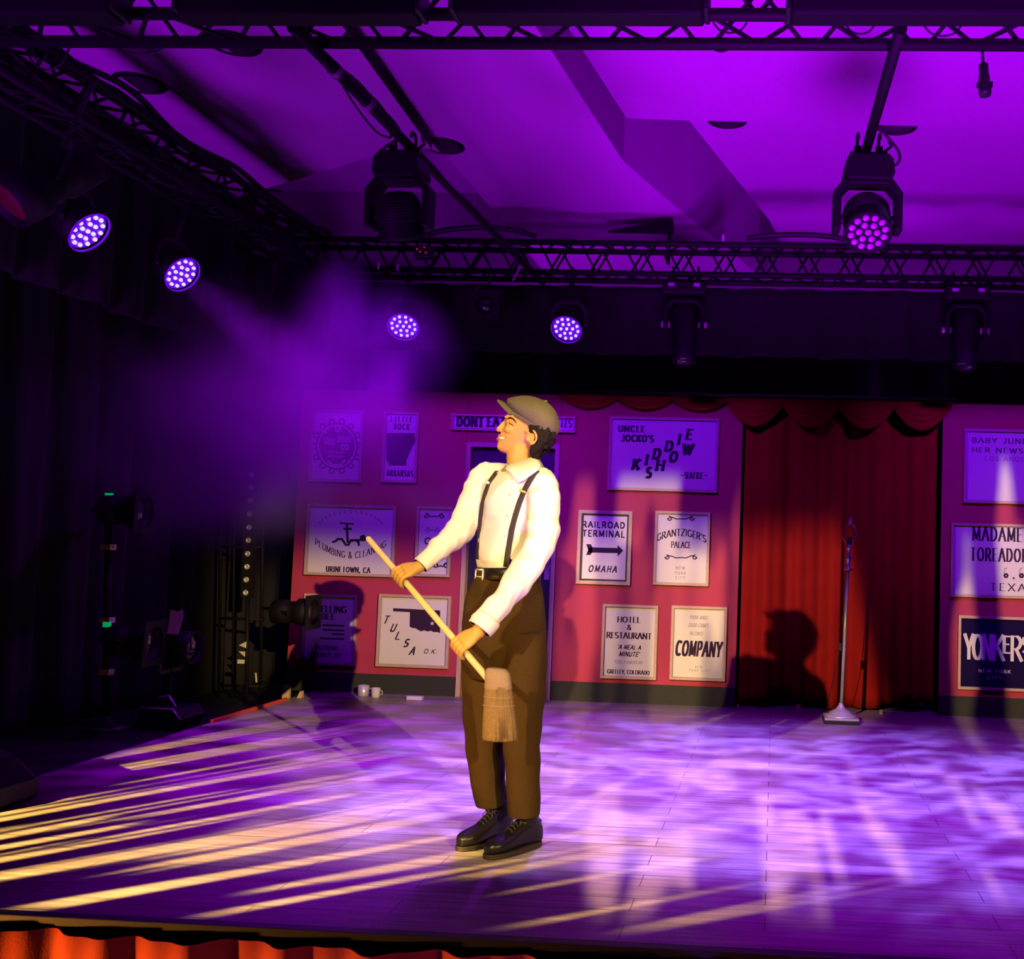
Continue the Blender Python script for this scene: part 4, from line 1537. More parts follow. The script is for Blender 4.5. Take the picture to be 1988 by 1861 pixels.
def gel_spot(o, bd, R, L, frame, label, hang=None, group='unlit black theatre spotlights', name='theatre_spotlight', lensmat='glass_dark', sides=24):
    """profile spot: barrel with a square colour frame in front of its lens"""
    o = Vector(o)
    bd = Vector(bd).normalized()
    q = bd.to_track_quat('Z', 'Y')
    t_ = thing(name, o, label, 'stage light', group)
    Lr = lambda r, z, n=sides: [o + q @ Vector((r * math.cos(k * 2 * PI / n), r * math.sin(k * 2 * PI / n), z)) for k in range(n)]
    mm = MB()
    mm.rings([Lr(R * 0.6, -L), Lr(R * 0.85, -L * 0.97), Lr(R * 0.9, -L * 0.62), Lr(R * 0.78, -L * 0.58), Lr(R * 0.8, -L * 0.4), Lr(R, -L * 0.34), Lr(R, -0.01), Lr(R * 0.9, -0.01), Lr(R * 0.88, -0.06)], caps=True)
    mm.build('barrel', 'blackmetal', t_)
    mm = MB()
    mm.rings([Lr(R * 0.9, -0.045), Lr(R * 0.7, -0.030), Lr(R * 0.35, -0.020), Lr(0.002, -0.017)])
    mm.build('lens', lensmat, t_)
    if frame:
        mm = MB()
        n = 24
        f = frame / 2
        sq = []
        for k in range(n):
            a = k * 2 * PI / n
            c_, s_ = math.cos(a), math.sin(a)
            mxx = max(abs(c_), abs(s_))
            sq.append((f * c_ / mxx, f * s_ / mxx))
        ci = [(R * 0.92 * math.cos(k * 2 * PI / n), R * 0.92 * math.sin(k * 2 * PI / n)) for k in range(n)]
        mm.rings([[o + q @ Vector((a, b, z)) for a, b in s_] for s_, z in ((ci, 0.006), (sq, 0.006), (sq, -0.006), (ci, -0.006), (ci, 0.006))], caps=False)
        fr_ = mm.build('colour_frame', 'blackmetal', t_)
        for p_ in fr_.data.polygons:
            p_.use_smooth = False
    if hang is not None:
        hang = Vector(hang)
        ax = q @ Vector((1, 0, 0))
        c = o - bd * L * 0.45
        mm = MB()
        w = R + 0.02
        hd = (hang - c)
        hd.normalize()
        k1, k2 = c + ax * w, c - ax * w
        top = c + hd * (R + 0.08)
        for a_, b_ in ((k1, k1 + hd * (R + 0.06)), (k1 + hd * (R + 0.06), k2 + hd * (R + 0.06)), (k2 + hd * (R + 0.06), k2)):
            mm.bar(a_, b_, 0.028, 0.006, bd)
        mm.tube([top - hd * 0.03, hang], 0.010, 8)
        mm.build('yoke', 'black', t_)
    return t_


g = atY(940, 592, YR0 - 0.10)
gel_spot(g, (0.05, -1, -0.18), 0.072, 0.30, 0.22, 'unlit square framed spotlight under the rear truss between the two lit par lights', (g.x, YR0, ZR - 0.02))
g = atY(8, 398, 3.95)
gel_spot(g, (-0.35, -0.55, -0.6), 0.11, 0.42, 0, 'large black spotlight at the upper left edge of the picture', (g.x + 0.16, g.y + 0.26, ZR), lensmat='dim_yellow')


def moving_spot(px, py, Y, lean, label):
    """slim moving head spot hung under the rear truss; px, py = lens end"""
    top = atY(px + 3, py - 152, Y)
    t_ = thing('moving_head_spot', top, label, 'stage light', 'slim black moving head spots under the rear truss')
    mm = MB()
    mm.box(top + Vector((-0.155, -0.11, -0.10)), top + Vector((0.155, 0.11, -0.01)))
    mm.build('base', 'blackmetal', t_, bevel=0.012)
    mm = MB()
    for s in (-1, 1):
        clamp(top + Vector((s * 0.09, 0, 0.085)), mm)
    mm.build('clamp', 'blackmetal', t_)
    for s in (-1, 1):
        mm = MB()
        mm.box(top + Vector((s * 0.09 - 0.022, -0.112, -0.05)), top + Vector((s * 0.09 + 0.022, -0.108, -0.025)))
        mm.build('display', 'led_off', t_)
    piv = top + Vector((0, 0, -0.30))
    mm = MB()
    yoke_u(mm, piv, (1, 0, 0), 0.145, 0.185, 0.03, 0.055, (0, 1, 0))
    mm.build('yoke', 'blackmetal', t_, bevel=0.01)
    end = atY(px, py, Y - 0.08)
    bd = (end - piv).normalized()
    q = bd.to_track_quat('Z', 'Y')
    L = (end - piv).length
    mm = MB()
    prof = [(0.03, -0.17), (0.075, -0.155), (0.095, -0.11), (0.10, -0.03), (0.096, 0.06), (0.086, L * 0.7), (0.080, L - 0.02), (0.084, L), (0.076, L + 0.004), (0.070, L - 0.015)]
    mm.rings([[piv + q @ Vector((r * math.cos(k * 2 * PI / 28), r * math.sin(k * 2 * PI / 28), z)) for k in range(28)] for r, z in prof])
    hd = mm.build('head', 'blackmetal', t_)
    mm = MB()
    mm.rings([[piv + q @ Vector((r * math.cos(k * 2 * PI / 24), r * math.sin(k * 2 * PI / 24), z)) for k in range(24)] for r, z in ((0.070, L - 0.010), (0.05, L + 0.004), (0.02, L + 0.010), (0.001, L + 0.011))])
    mm.build('lens', 'glass_dark', hd)
    mm = MB()
    for s in (-1, 1):
        mm.tube([piv + Vector((s * 0.10, 0, 0)), piv + Vector((s * 0.165, 0, 0))], 0.024, 14)
    mm.build('pivot', 'chrome', t_)
    return t_


moving_spot(1328, 702, YR0 - 0.02, 0, 'slim black moving head spot under the rear truss, over the velvet curtain')
moving_spot(1872, 712, YR0 - 0.02, 0, 'slim black moving head spot under the rear truss near the right edge')

# small splitter with red indicator lights
c = atY(824, 490, YR0 - 0.05)
t = thing('splitter_box', c, 'small black box with red indicator lights on the rear truss', 'control box')
m = MB()
m.cbox(c, (0.13, 0.08, 0.09))
m.build('housing', 'black', t, bevel=0.005)
for dx, dz in ((-0.04, 0.012), (-0.018, -0.006), (0.012, 0.026), (0.025, -0.012)):
    m = MB()
    m.ball(c + Vector((dx, -0.043, dz)), 0.006, 8, 6)
    m.build('indicator', 'red_led', t)
for px, py, dx, lab in ((1000, 532, -0.03, 'slanted pale tape tag hanging below the rear truss'), (735, 517, 0, 'short pale tape tag under the rear truss, left one'), (772, 520, 0, 'short pale tape tag under the rear truss, right one'), (1404, 463, 0, 'small pale tie standing on the top of the rear truss')):
    p = atY(px, py, YR0 - 0.035)
    q = MB()
    q.bar(p + Vector((-dx * 0.5 + 0.02 * (dx != 0), 0, 0.05 if dx else 0.03)), p + Vector((dx * 0.5, 0, -0.05 if dx else -0.02)), 0.016, 0.003, (0, 1, 0))
    tag(q.build('tape_tag', 'white_tape'), lab, 'tape', 'pale tape tags on the rear truss')
# cables heaped on the rear truss
for k, (xa, xb, hgt, lab) in enumerate(((560, 640, 442, 'black cable humping over the left end of the rear truss'), (830, 1040, 441, 'black cable heap on the rear truss right of the left moving head'), (1450, 1640, 455, 'black cable heap on the rear truss below the right moving head'))):
    P_ = []
    for i in range(9):
        f = i / 8
        x = xa + (xb - xa) * f
        base = 452 + (x - 500) * 0.011
        P_.append(atY(x, base - (base - hgt) * math.sin(f * PI) ** 0.7, YR0 + 0.03))
    cable(bez(P_, 4), lab, 0.02)

q = MB()
a, b, c_, d_ = atY(1180, 449, YR1 + 0.3), atY(1292, 430, YR1 + 0.3), atY(1307, 430, YR1 + 0.3), atY(1307, 452, YR1 + 0.3)
q.prism([(a.x, a.z), (d_.x, d_.z), (c_.x, c_.z), (b.x, b.z)], YR1 + 0.28, YR1 + 0.34, lambda p_, r_, s_: Vector((p_, s_, r_)))
q.tube([(d_.x - 0.03, YR1 + 0.31, d_.z), (d_.x - 0.03, YR1 + 0.31, ZR + 0.22), (d_.x - 0.03, YR1, ZR + 0.22)], 0.012, 6)
tag(q.build('angled_panel', 'blackmetal'), 'dark wedge shaped panel on top of the rear truss left of the bulkhead', 'panel')

# ------------------------------------------------------------------ recessed ceiling downlights
for px, py, z, lab in ((270, 161, ZCL, 'round recessed downlight in the left ceiling slab, nearest the front truss left end'), (452, 84, ZCL, 'round recessed downlight partly hidden by the front truss'),
                       (860, 283, ZC0, 'round recessed downlight beside the left moving head'), (1412, 233, ZC2, 'round recessed downlight half hidden by the right ceiling slab'),
                       (538, 377, 4.55, 'dark round recessed downlight behind the left ceiling slab'), (1742, 246, ZC2, 'faint round downlight right of the right pipe')):
    c = atZ(px, py, z - 0.004)
    t = thing('ceiling_downlight', c, lab, 'ceiling light', 'round recessed ceiling downlights')
    m = MB()
    m.lathe([(0.135, 0.003), (0.135, -0.006), (0.118, -0.010), (0.112, -0.004), (0.112, 0.003)], c, n=32, caps=False)
    m.build('trim_ring', 'blackmetal', t)
    m = MB()
    m.lathe([(0.113, 0.0), (0.113, 0.0015), (0.001, 0.0016)], c, n=32, caps=False)
    m.lathe([(0.108, -0.006), (0.085, -0.001), (0.055, 0.001), (0.02, -0.001), (0.001, -0.001)], c, n=32, caps=False)
    m.build('reflector', 'reflector', t)
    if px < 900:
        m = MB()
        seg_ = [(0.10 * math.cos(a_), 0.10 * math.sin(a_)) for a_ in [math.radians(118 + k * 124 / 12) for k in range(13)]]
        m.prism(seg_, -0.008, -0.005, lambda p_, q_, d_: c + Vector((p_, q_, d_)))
        m.build('painted_reflection', 'white_tape', t)  # pale segment painted as the bright reflection in the dark disc

# ------------------------------------------------------------------ left wing: boom, scaffold, spotlights
ZW = -0.03
bb = atZ(205, 1415, ZW)
t = thing('boom_stand', bb, 'black lighting boom pole with two small glowing green tags in the left wing', 'lighting stand')
top = atY(212, 955, bb.y)
m = MB()
m.tube([bb, top], 0.022, 12)
m.build('pole', 'blackmetal', t)
m = MB()
m.lathe([(0.15, 0), (0.15, 0.02), (0.06, 0.03), (0.03, 0.08)], bb, n=24)
m.build('base_plate', 'black', t)
for py in (985, 1063, 1205, 1240, 1305):
    f = (1415 - py) / (1415 - 955.0)
    p = bb.lerp(top, f)
    m = MB()
    m.cbox(p, (0.065, 0.06, 0.035))
    m.tube([p + Vector((0.02, 0, 0)), p + Vector((0.10 if py in (985, 1240) else 0.035, -0.01, 0.005))], 0.010, 8)
    m.build('clamp', 'chrome', t)
for py in (962, 1213):
    f = (1415 - py) / (1415 - 955.0)
    p = bb.lerp(top, f) + Vector((0.012, -0.02, 0))
    m = MB()
    m.cbox(p, (0.042, 0.022, 0.032))
    m.build('indicator', 'green_glow', t)  # emission added so the green tags show under violet light
yb = bb.y
g = atY(281, 993, yb)
gel_spot(g, (1, 0.10, -0.03), 0.105, 0.26, 0.27, 'dark framed spotlight high on the boom in the left wing', bb.lerp(top, 0.92))
g = atY(299, 1248, yb - 0.05)
gel_spot(g, (1, 0.10, -0.03), 0.110, 0.27, 0.28, 'framed spotlight low on the boom in the left wing', bb.lerp(top, 0.40))
g = atY(382, 1258, yb + 0.25)
hs = bb + Vector((0.34, 0.3, 0))
gel_spot(g, (1, 0.02, -0.05), 0.105, 0.36, 0, 'round barrelled unframed spotlight right of the boom in the left wing', (g.x - 0.22, g.y + 0.1, ZW + 0.02))
p = atY(341, 1205, yb + 0.15)
q = MB()
w = 0.045
q.prism([(-w, -0.08), (w * 0.6, -0.085), (w, 0.02), (w * 0.8, 0.075), (w * 0.1, 0.055), (-w * 0.9, 0.07)], -0.003, 0.003, lambda a, b, d: p + Vector((a, d + b * 0.1, b)))
tag(q.build('paper_scrap', 'pinkcloth'), 'crumpled pale pink paper stuck above the round barrelled spotlight', 'paper')
p = atZ(333, 1410, ZW)
t = thing('equipment_case', p, 'low dark equipment case on the left wing floor', 'case')
m = MB()
m.prism([(-0.13, 0), (0.10, 0), (0.14, 0.07), (0.09, 0.13), (-0.13, 0.13)], -0.15, 0.15, lambda a, b, d: p + Vector((a, d, b)))
m.build('case_body', 'blackmetal', t, bevel=0.008)
m = MB()
for z in (0.135,):
    m.tube([p + Vector((-0.12, -0.15, z)), p + Vector((0.09, -0.15, z)), p + Vector((0.14, -0.15, 0.07))], 0.006, 6)
m.build('edge_rail', 'chrome', t)
m = MB()
m.tube([p + Vector((-0.10, -0.05, 0.13)), p + Vector((-0.06, -0.05, 0.19)), p + Vector((0.0, -0.05, 0.20)), p + Vector((0.05, -0.05, 0.13))], 0.008, 6)
m.build('handle', 'chrome', t)

# scaffold with a strip of round eyes
ys = 7.6
t = thing('scaffold_frame', atY(470, 1380, ys), 'black steel scaffold frame left of the red flats', 'scaffold')
for x0, y0, x1, y1, r in ((423, 1385, 432, 700, 0.012), (450, 1380, 458, 700, 0.010), (505, 1368, 515, 700, 0.012)):
    a, b = atY(x0, y0, ys), atY(x1, y1, ys)
    a.z = ZW
    m = MB()
    m.tube([a, b], r, 8)
    m.build('upright', 'blackmetal', t)
for py in (760, 900, 1060, 1200, 1330):
    a, b = atY(427, py, ys), atY(512, py + 2, ys)
    m = MB()
    m.tube([a, b], 0.011, 8)
    m.build('rung', 'blackmetal', t)
a, b = atY(480, 1160, ys - 0.05), atY(493, 905, ys - 0.05)
t = thing('eyelet_bar', atY(478, 1378, ys - 0.05), 'upright black bar dotted with a column of shiny round eyes', 'equipment bar')
m = MB()
m.bar(a, b, 0.085, 0.05, (0, 1, 0))
m.build('bar', 'blackmetal', t)
lo = atY(478, 1378, ys - 0.05)
lo.z = ZW
m = MB()
m.tube([lo, a], 0.014, 8)
m.build('pole', 'timber' if False else 'blackmetal', t)
for k, py in enumerate((922, 947, 972, 998, 1024, 1049, 1075, 1100, 1125, 1150)):
    f = (1160 - py) / 255.0
    p = a.lerp(b, f) + Vector((0, -0.027, 0))
    m = MB()
    m.lathe([(0.021, 0), (0.021, 0.006), (0.012, 0.008), (0.009, 0.002), (0.001, 0.002)], p, (0, -1, 0), 16)
    m.build('round_eye', 'chrome', t)
p = atY(468, 1272, ys - 0.08)
m = MB()
m.add([p + Vector(v) for v in ((-0.02, 0, 0.03), (0.03, 0, 0.03), (0.03, 0, -0.01), (-0.02, 0, 0.075), (0.035, 0, 0.105), (0.035, 0, 0.055), (-0.025, 0, -0.03), (0.03, 0, -0.03), (0.03, 0, -0.06), (-0.025, 0, -0.06))],
      [(0, 1, 2), (3, 4, 5), (6, 7, 8, 9)])
m.build('warning_label', 'white_tape', t, solid=0.002)
g = atY(608, 1188, ys - 0.15)
gel_spot(g, (1, 0.02, 0.02), 0.100, 0.30, 0.25, 'black spotlight in front of the spelling bee sign facing the stage', atY(512, 1180, ys))
q = MB()
a = atY(497, 1316, ys - 0.03)
q.bar(a + Vector((-0.004, 0, 0.04)), a + Vector((0.006, 0, -0.03)), 0.012, 0.004, (0, 1, 0))
tag(q.build('tape_tag', 'white_tape'), 'pale tape tag on the scaffold near the floor', 'tape')

# ------------------------------------------------------------------ floor monitor at the lower left
y0, y1 = 4.25, 4.55
pts = [atY(x, y, y1) for x, y in ((-160, 1575), (58, 1575), (76, 1545), (76, 1508), (38, 1470), (-6, 1443), (-160, 1400))]
pts[0].z = pts[1].z = 0.0
o = Vector((sum(p.x for p in pts) / len(pts), (y0 + y1) / 2, 0))
t = thing('stage_monitor', o, 'black floor monitor speaker at the left front of the stage', 'speaker')
m = MB()
m.prism([(p.x, p.z) for p in pts], y0, y1, lambda a, b, d: Vector((a, d, b)))
m.build('cabinet', 'black', t, bevel=0.012)
m = MB()
m.prism([(p.x, p.z) for p in (pts[3] + Vector((0.004, 0, 0.0)), pts[4] + Vector((0.004, 0, 0.006)), pts[4] + Vector((-0.01, 0, 0.012)), pts[3] + Vector((-0.01, 0, -0.005)))], y0 + 0.03, y1 - 0.03, lambda a, b, d: Vector((a, d, b)))
m.build('grille', 'blackmetal', t)
m = MB()
c = Vector(pts[3]) + Vector((-0.07, -0.004, 0.02))
m.bar(c, c + Vector((-0.05, 0, 0.05)), 0.006, 0.016, (0, 1, 0))
m.build('handle', 'chrome', t)


# ------------------------------------------------------------------ stage haze
def haze(name, lo, hi, dens, label, seed, centre, rad):
    mm = MB()
    mm.box(lo, hi)
    mt = bpy.data.materials.new(name)
    mt.use_nodes = True
    nt = mt.node_tree
    nt.nodes.remove(nt.nodes['Principled BSDF'])
    vs = nd(nt, 'ShaderNodeVolumeScatter')
    vs.inputs['Color'].default_value = (0.9, 0.9, 0.9, 1)
    vs.inputs['Anisotropy'].default_value = 0.2
    tc = nd(nt, 'ShaderNodeTexCoord')
    n = nd(nt, 'ShaderNodeTexNoise')
    n.inputs['Scale'].default_value = 0.9
    n.inputs['Detail'].default_value = 3.0
    n.inputs['Roughness'].default_value = 0.5
    n.noise_dimensions = '4D'
    n.inputs['W'].default_value = seed
    nt.links.new(tc.outputs['Object'], n.inputs['Vector'])
    # falls off with distance from the middle of the cloud
    sub = nd(nt, 'ShaderNodeVectorMath', operation='SUBTRACT')
    nt.links.new(tc.outputs['Object'], sub.inputs[0])
    sub.inputs[1].default_value = centre
    dv = nd(nt, 'ShaderNodeVectorMath', operation='DIVIDE')
    nt.links.new(sub.outputs[0], dv.inputs[0])
    dv.inputs[1].default_value = rad
    ln = nd(nt, 'ShaderNodeVectorMath', operation='LENGTH')
    nt.links.new(dv.outputs[0], ln.inputs[0])
    fall = mth(nt, 'SUBTRACT', 1.0, ln.outputs['Value'])
    s_ = mth(nt, 'ADD', fall, mth(nt, 'MULTIPLY', mth(nt, 'SUBTRACT', n.outputs['Fac'], 0.5), 2.2))
    d_ = mth(nt, 'MULTIPLY', sstep(nt, s_, 0.05, 0.95), dens)
    nt.links.new(d_, vs.inputs['Density'])
    nt.links.new(vs.outputs[0], nt.nodes['Material Output'].inputs['Volume'])
    o_ = mm.build(name, mt)
    return tag(o_, label, 'haze', None, 'stuff')


hc = atY(470, 720, 6.6)
haze('stage_haze', (-4.2, 5.3, 0.3), (-0.4, 7.75, 2.8), 0.80, 'violet lit stage haze drifting before the left flats', 1.7, hc + Vector((0.1, 0, -0.32)), (1.55, 1.3, 0.95))
# ------------------------------------------------------------------ the man
from mathutils.bvhtree import BVHTree
M['skin'] = material('brown_skin', (0.56, 0.32, 0.075), 0.5, vary=0.06, scale=25, spec=0.4)
M['lip'] = material('lip_skin', (0.42, 0.18, 0.13), 0.4, vary=0.05)
M['tooth'] = material('white_teeth', (0.85, 0.82, 0.76), 0.25, vary=0.02)
M['hair'] = material('black_curly_hair', (0.009, 0.006, 0.004), 0.85, vary=0.4, scale=60, bump=0.6, bscale=220, spec=0.2)
M['shirt'] = material('white_cotton_shirt', (0.82, 0.79, 0.77), 0.8, vary=0.02, scale=10, bump=0.15, bscale=30)
M['wool'] = material('olive_brown_wool', (0.052, 0.029, 0.010), 0.95, vary=0.28, scale=130, bump=0.35, bscale=300, spec=0.1)
M['tweed'] = material('grey_tweed', (0.105, 0.094, 0.052), 0.95, vary=0.30, scale=160, bump=0.3, bscale=320)
M['strap'] = material('charcoal_elastic', (0.035, 0.028, 0.028), 0.8, vary=0.15, scale=60)
M['leather'] = material('black_polished_leather', (0.008, 0.007, 0.008), 0.36, vary=0.2, scale=25, spec=0.3)
M['sole'] = material('dark_brown_welt', (0.028, 0.020, 0.012), 0.6, vary=0.2)
M['brass'] = material('brass_clip', (0.50, 0.34, 0.10), 0.3, 0.9, 0.05)
M['bare_wood'] = material('pale_yellow_wood_handle', (0.72, 0.56, 0.26), 0.45, vary=0.10, scale=14)
M['straw'] = material('brown_broom_straw', (0.19, 0.12, 0.045), 0.9, vary=0.35, scale=90, bump=0.5, bscale=140)
M['binding'] = material('tan_straw_binding', (0.25, 0.18, 0.11), 0.85, vary=0.2, scale=60)

PX = YM / F_PX                                  # metres per pixel at the man


def J(px, py, dy=0.0):
    return atY(px, py, YM + dy)


def baked(mb, name, mat, parent, vox, it=3, fac=0.5, disp=None):
    """union of the overlapping shapes in mb as one continuous skin"""
    o = mb.build(name, mat, parent)
    r = o.modifiers.new('r', 'REMESH')
    r.mode = 'VOXEL'
    r.voxel_size = vox
    r.use_smooth_shade = True
    s = o.modifiers.new('s', 'SMOOTH')
    s.factor = fac
    s.iterations = it
    dg = bpy.context.evaluated_depsgraph_get()
    me = bpy.data.meshes.new_from_object(o.evaluated_get(dg))
    o.modifiers.clear()
    old = o.data
    o.data = me
    bpy.data.meshes.remove(old)
    me.name = name
    me.materials.clear()
    me.materials.append(M[mat])
    if disp:
        n = len(me.vertices)
        co = np.empty(n * 3)
        no = np.empty(n * 3)
        me.vertices.foreach_get('co', co)
        me.vertex_normals.foreach_get('vector', no)
        co, no = co.reshape(-1, 3), no.reshape(-1, 3)
        org = np.array(parent_loc(parent))
        d = disp(co + org, no)
        co = co + no * d[:, None]
        me.vertices.foreach_set('co', co.ravel())
    me.polygons.foreach_set('use_smooth', [True] * len(me.polygons))
    me.update()
    return o


def ell(c, ax, ay, n=28, p=1.0):
    """ring of points about c with half axes ax, ay (vectors)"""
    out = []
    for k in range(n):
        a = k * 2 * PI / n
        ca, sa = math.cos(a), math.sin(a)
        out.append(Vector(c) + Vector(ax) * math.copysign(abs(ca) ** p, ca) + Vector(ay) * math.copysign(abs(sa) ** p, sa))
    return out


FW = Vector((-0.62, -0.78, 0)).normalized()     # the chest's facing
RT = Vector((-0.78, 0.62, 0)).normalized()      # his right hand side
DX, DY, DZ = Vector((1, 0, 0)), Vector((0, 1, 0)), Vector((0, 0, 1))

base = atZ(985, 1640)

# --- skin: head, neck, hands and the body under the clothes
mb = MB()
FH = Vector((-1.0, -0.10, 0)).normalized()      # the face looks to the left of the picture
LH = Vector((FH.y, -FH.x, 0))                   # towards the far side
if LH.y < 0:
    LH = -LH
HC = J(1025, 820, -0.02)


def Hp(px, py, lat=0.0):
    """point of the head: picture position in his mid plane, lat = metres to the far side"""
    p = atY(px, py, HC.y)
    # keep to the facing plane through the head's middle
    d = (p.x - HC.x)
    return Vector((HC.x, HC.y, p.z)) + FH * (-d) + LH * lat


rows = [(781, 1012, 1046, .030, 0), (785, 1004, 1054, .048, 0), (790, 1000, 1060, .060, 0), (797, 994.5, 1065, .069, 0), (804, 987, 1068, .073, 0),
        (810, 982, 1070, .0755, 0), (814, 981.4, 1070.5, .0755, 0.02), (819, 983, 1070.5, .0750, 0.05), (825, 982.5, 1070, .0745, 0.08), (832, 980.5, 1068, .073, .12), (838, 977.5, 1064, .0705, .16),
        (843, 974, 1060, .0685, .20), (848, 972, 1055, .066, .23), (853, 970.5, 1050, .063, .26), (858, 969, 1045, .0595, .30), (863, 966.8, 1041, .0555, .33), (868, 966, 1038, .051, .35), (873, 968.5, 1036, .045, .34), (877.5, 974, 1035, .038, .3), (881, 984, 1034, .03, .2)]
R = []
for y, xf, xb, hw, tap in rows:
    xc, hx = (xf + xb) / 2, (xb - xf) / 2
    ring = []
    for k in range(40):
        a = k * 2 * PI / 40
        c, s = math.cos(a), math.sin(a)
        lat = hw * math.copysign(abs(s) ** 0.82, s) * (1 - tap * (0.5 + 0.5 * c) ** 1.2)
        ring.append(Hp(xc - hx * math.copysign(abs(c) ** 0.92, c), y, lat))
    R.append(ring)
mb.rings(R)
# nose, brow, cheeks, lips
for (x, y, r), (x2, y2, r2) in zip([(986, 815, .0095), (981, 821, .0105), (976, 827, .0115), (971.5, 832.5, .0125)], [(981, 821, .0105), (976, 827, .0115), (971.5, 832.5, .0125), (970.5, 834.8, .0125)]):
    mb.tube([Hp(x, y), Hp(x2, y2)], [r, r2], 14)
mb.ball(Hp(970, 834.5), (.0125, .0125, .0115))
for s in (-1, 1):
    mb.ball(Hp(976, 837, s * .0115), (.0105, .0085, .0085))
    mb.ball(Hp(988, 812, s * .028), (.012, .026, .008))            # brow ridge
    mb.ball(Hp(994, 836, s * .042), (.024, .020, .021))            # smiling cheek
    mb.ball(Hp(990.5, 821.5, s * .031), (.011, .017, .0105))         # eye in its lids
    mb.ball(Hp(979, 845.5, s * .018), (.012, .014, .012))
mb.ball(Hp(972.5, 868), (.014, .020, .013))                        # chin
lipU = [Hp(970.2 + 13 * (abs(t) ** 2.0), 845.6 + 1.2 * abs(t) ** 2, t * .027) for t in (-1, -.7, -.35, 0, .35, .7, 1)]
lipL = [Hp(967.6 + 15 * (abs(t) ** 2.0), 852.8 - 3.0 * abs(t) ** 2, t * .026) for t in (-1, -.7, -.35, 0, .35, .7, 1)]
mb.tube(lipU, [.003, .0045, .0055, .0058, .0055, .0045, .003], 10)
mb.tube(lipL, [.003, .0055, .0068, .0072, .0068, .0055, .003], 10)
# ears
for s in (-1, 1):
    ec = Hp(1034, 851.5, s * .0665)
    q = Matrix.Rotation(math.radians(-24 * 1), 3, 'Y')
    pts = []
    for k in range(15):
        a = math.radians(-125 + k * 250 / 14)
        rx, rz = .0225, .0285
        pts.append(ec + q @ Vector((rx * math.cos(a) + 0.004, 0, rz * math.sin(a))) + LH * s * (.013 + .004 * math.cos(a)))
    mb.tube(pts, [.005 + .002 * (abs(k - 7) > 4) for k in range(15)], 8)
    mb.ball(ec + LH * s * .004, (.021, .0075, .025))
    mb.tube([ec + q @ Vector((.010 * math.cos(a_) , 0, .016 * math.sin(a_))) + LH * s * .0135 for a_ in [math.radians(-100 + k * 40) for k in range(6)]], .0035, 8)
    mb.ball(ec + q @ Vector((-.006, 0, -.026)) + LH * s * .010, (.0095, .005, .0095))
    mb.ball(ec + q @ Vector((-.016, 0, -.004)) + LH * s * .009, (.006, .005, .0075))
# neck
mb.rings([ell(Hp(x, y), FH * a, LH * b) for x, y, a, b in ((1012, 862, .050, .050), (1010, 876, .053, .052), (1009, 890, .054, .054), (1011, 905, .055, .056), (1011, 925, .058, .060))])
# trunk and limbs beneath the clothing
TC = lambda x, y: J(x, y, 0.0)
mb.rings([ell(TC(x, y), RT * a, FW * b) for x, y, a, b in ((1010, 910, .08, .07), (1005, 935, .14, .085), (1003, 980, .145, .095), (996, 1030, .135, .09), (988, 1080, .125, .085), (983, 1150, .135, .09), (980, 1230, .13, .085), (979, 1275, .10, .07))])
LEG_R = [(945, 1215, .05), (941, 1300, .055), (944, 1420, .058), (956, 1556, .062), (960, 1590, .066)]
LEG_L = [(1012, 1215, -.05), (1015, 1300, -.055), (1014, 1420, -.058), (1018, 1570, -.062), (1022, 1600, -.060)]
for leg in (LEG_R, LEG_L):
    mb.tube([J(*p) for p in leg], [.062, .062, .045, .034, .030], 16)
ARM_R = [(950, 936, .09), (930, 962, .07), (895, 1026, .0), (856, 1061, -.06), (818, 1096, -.105), (806, 1105, -.115)]
ARM_L = [(1056, 938, -.10), (1056, 985, -.14), (1046, 1066, -.20), (1000, 1140, -.28), (938, 1214, -.345), (925, 1230, -.355)]
mb.tube([J(*p) for p in ARM_R], [.034, .038, .036, .033, .026, .025], 16)
mb.tube([J(*p) for p in ARM_L], [.045, .042, .038, .036, .028, .027], 16)
mb.tube([J(1003, 938, 0), J(948, 932, .09)], [.045, .035], 14)
mb.tube([J(1005, 940, 0), J(1056, 944, -.10)], [.045, .035], 14)

# the broom handle that both hands close on
BT, BB = J(714, 1044, 0.02), J(948, 1318, -.44)
HR = .0125
hd = (BB - BT).normalized()


def on_handle(px):
    lo, hi = 0.0, 1.0
    for _ in range(40):
        mid = (lo + hi) / 2
        p = BT.lerp(BB, mid)
        d = p - CAM
        x = PPX + F_PX * d.dot(CX) / d.dot(CF)
        if x < px:
            lo = mid
        else:
            hi = mid
    return BT.lerp(BB, lo)


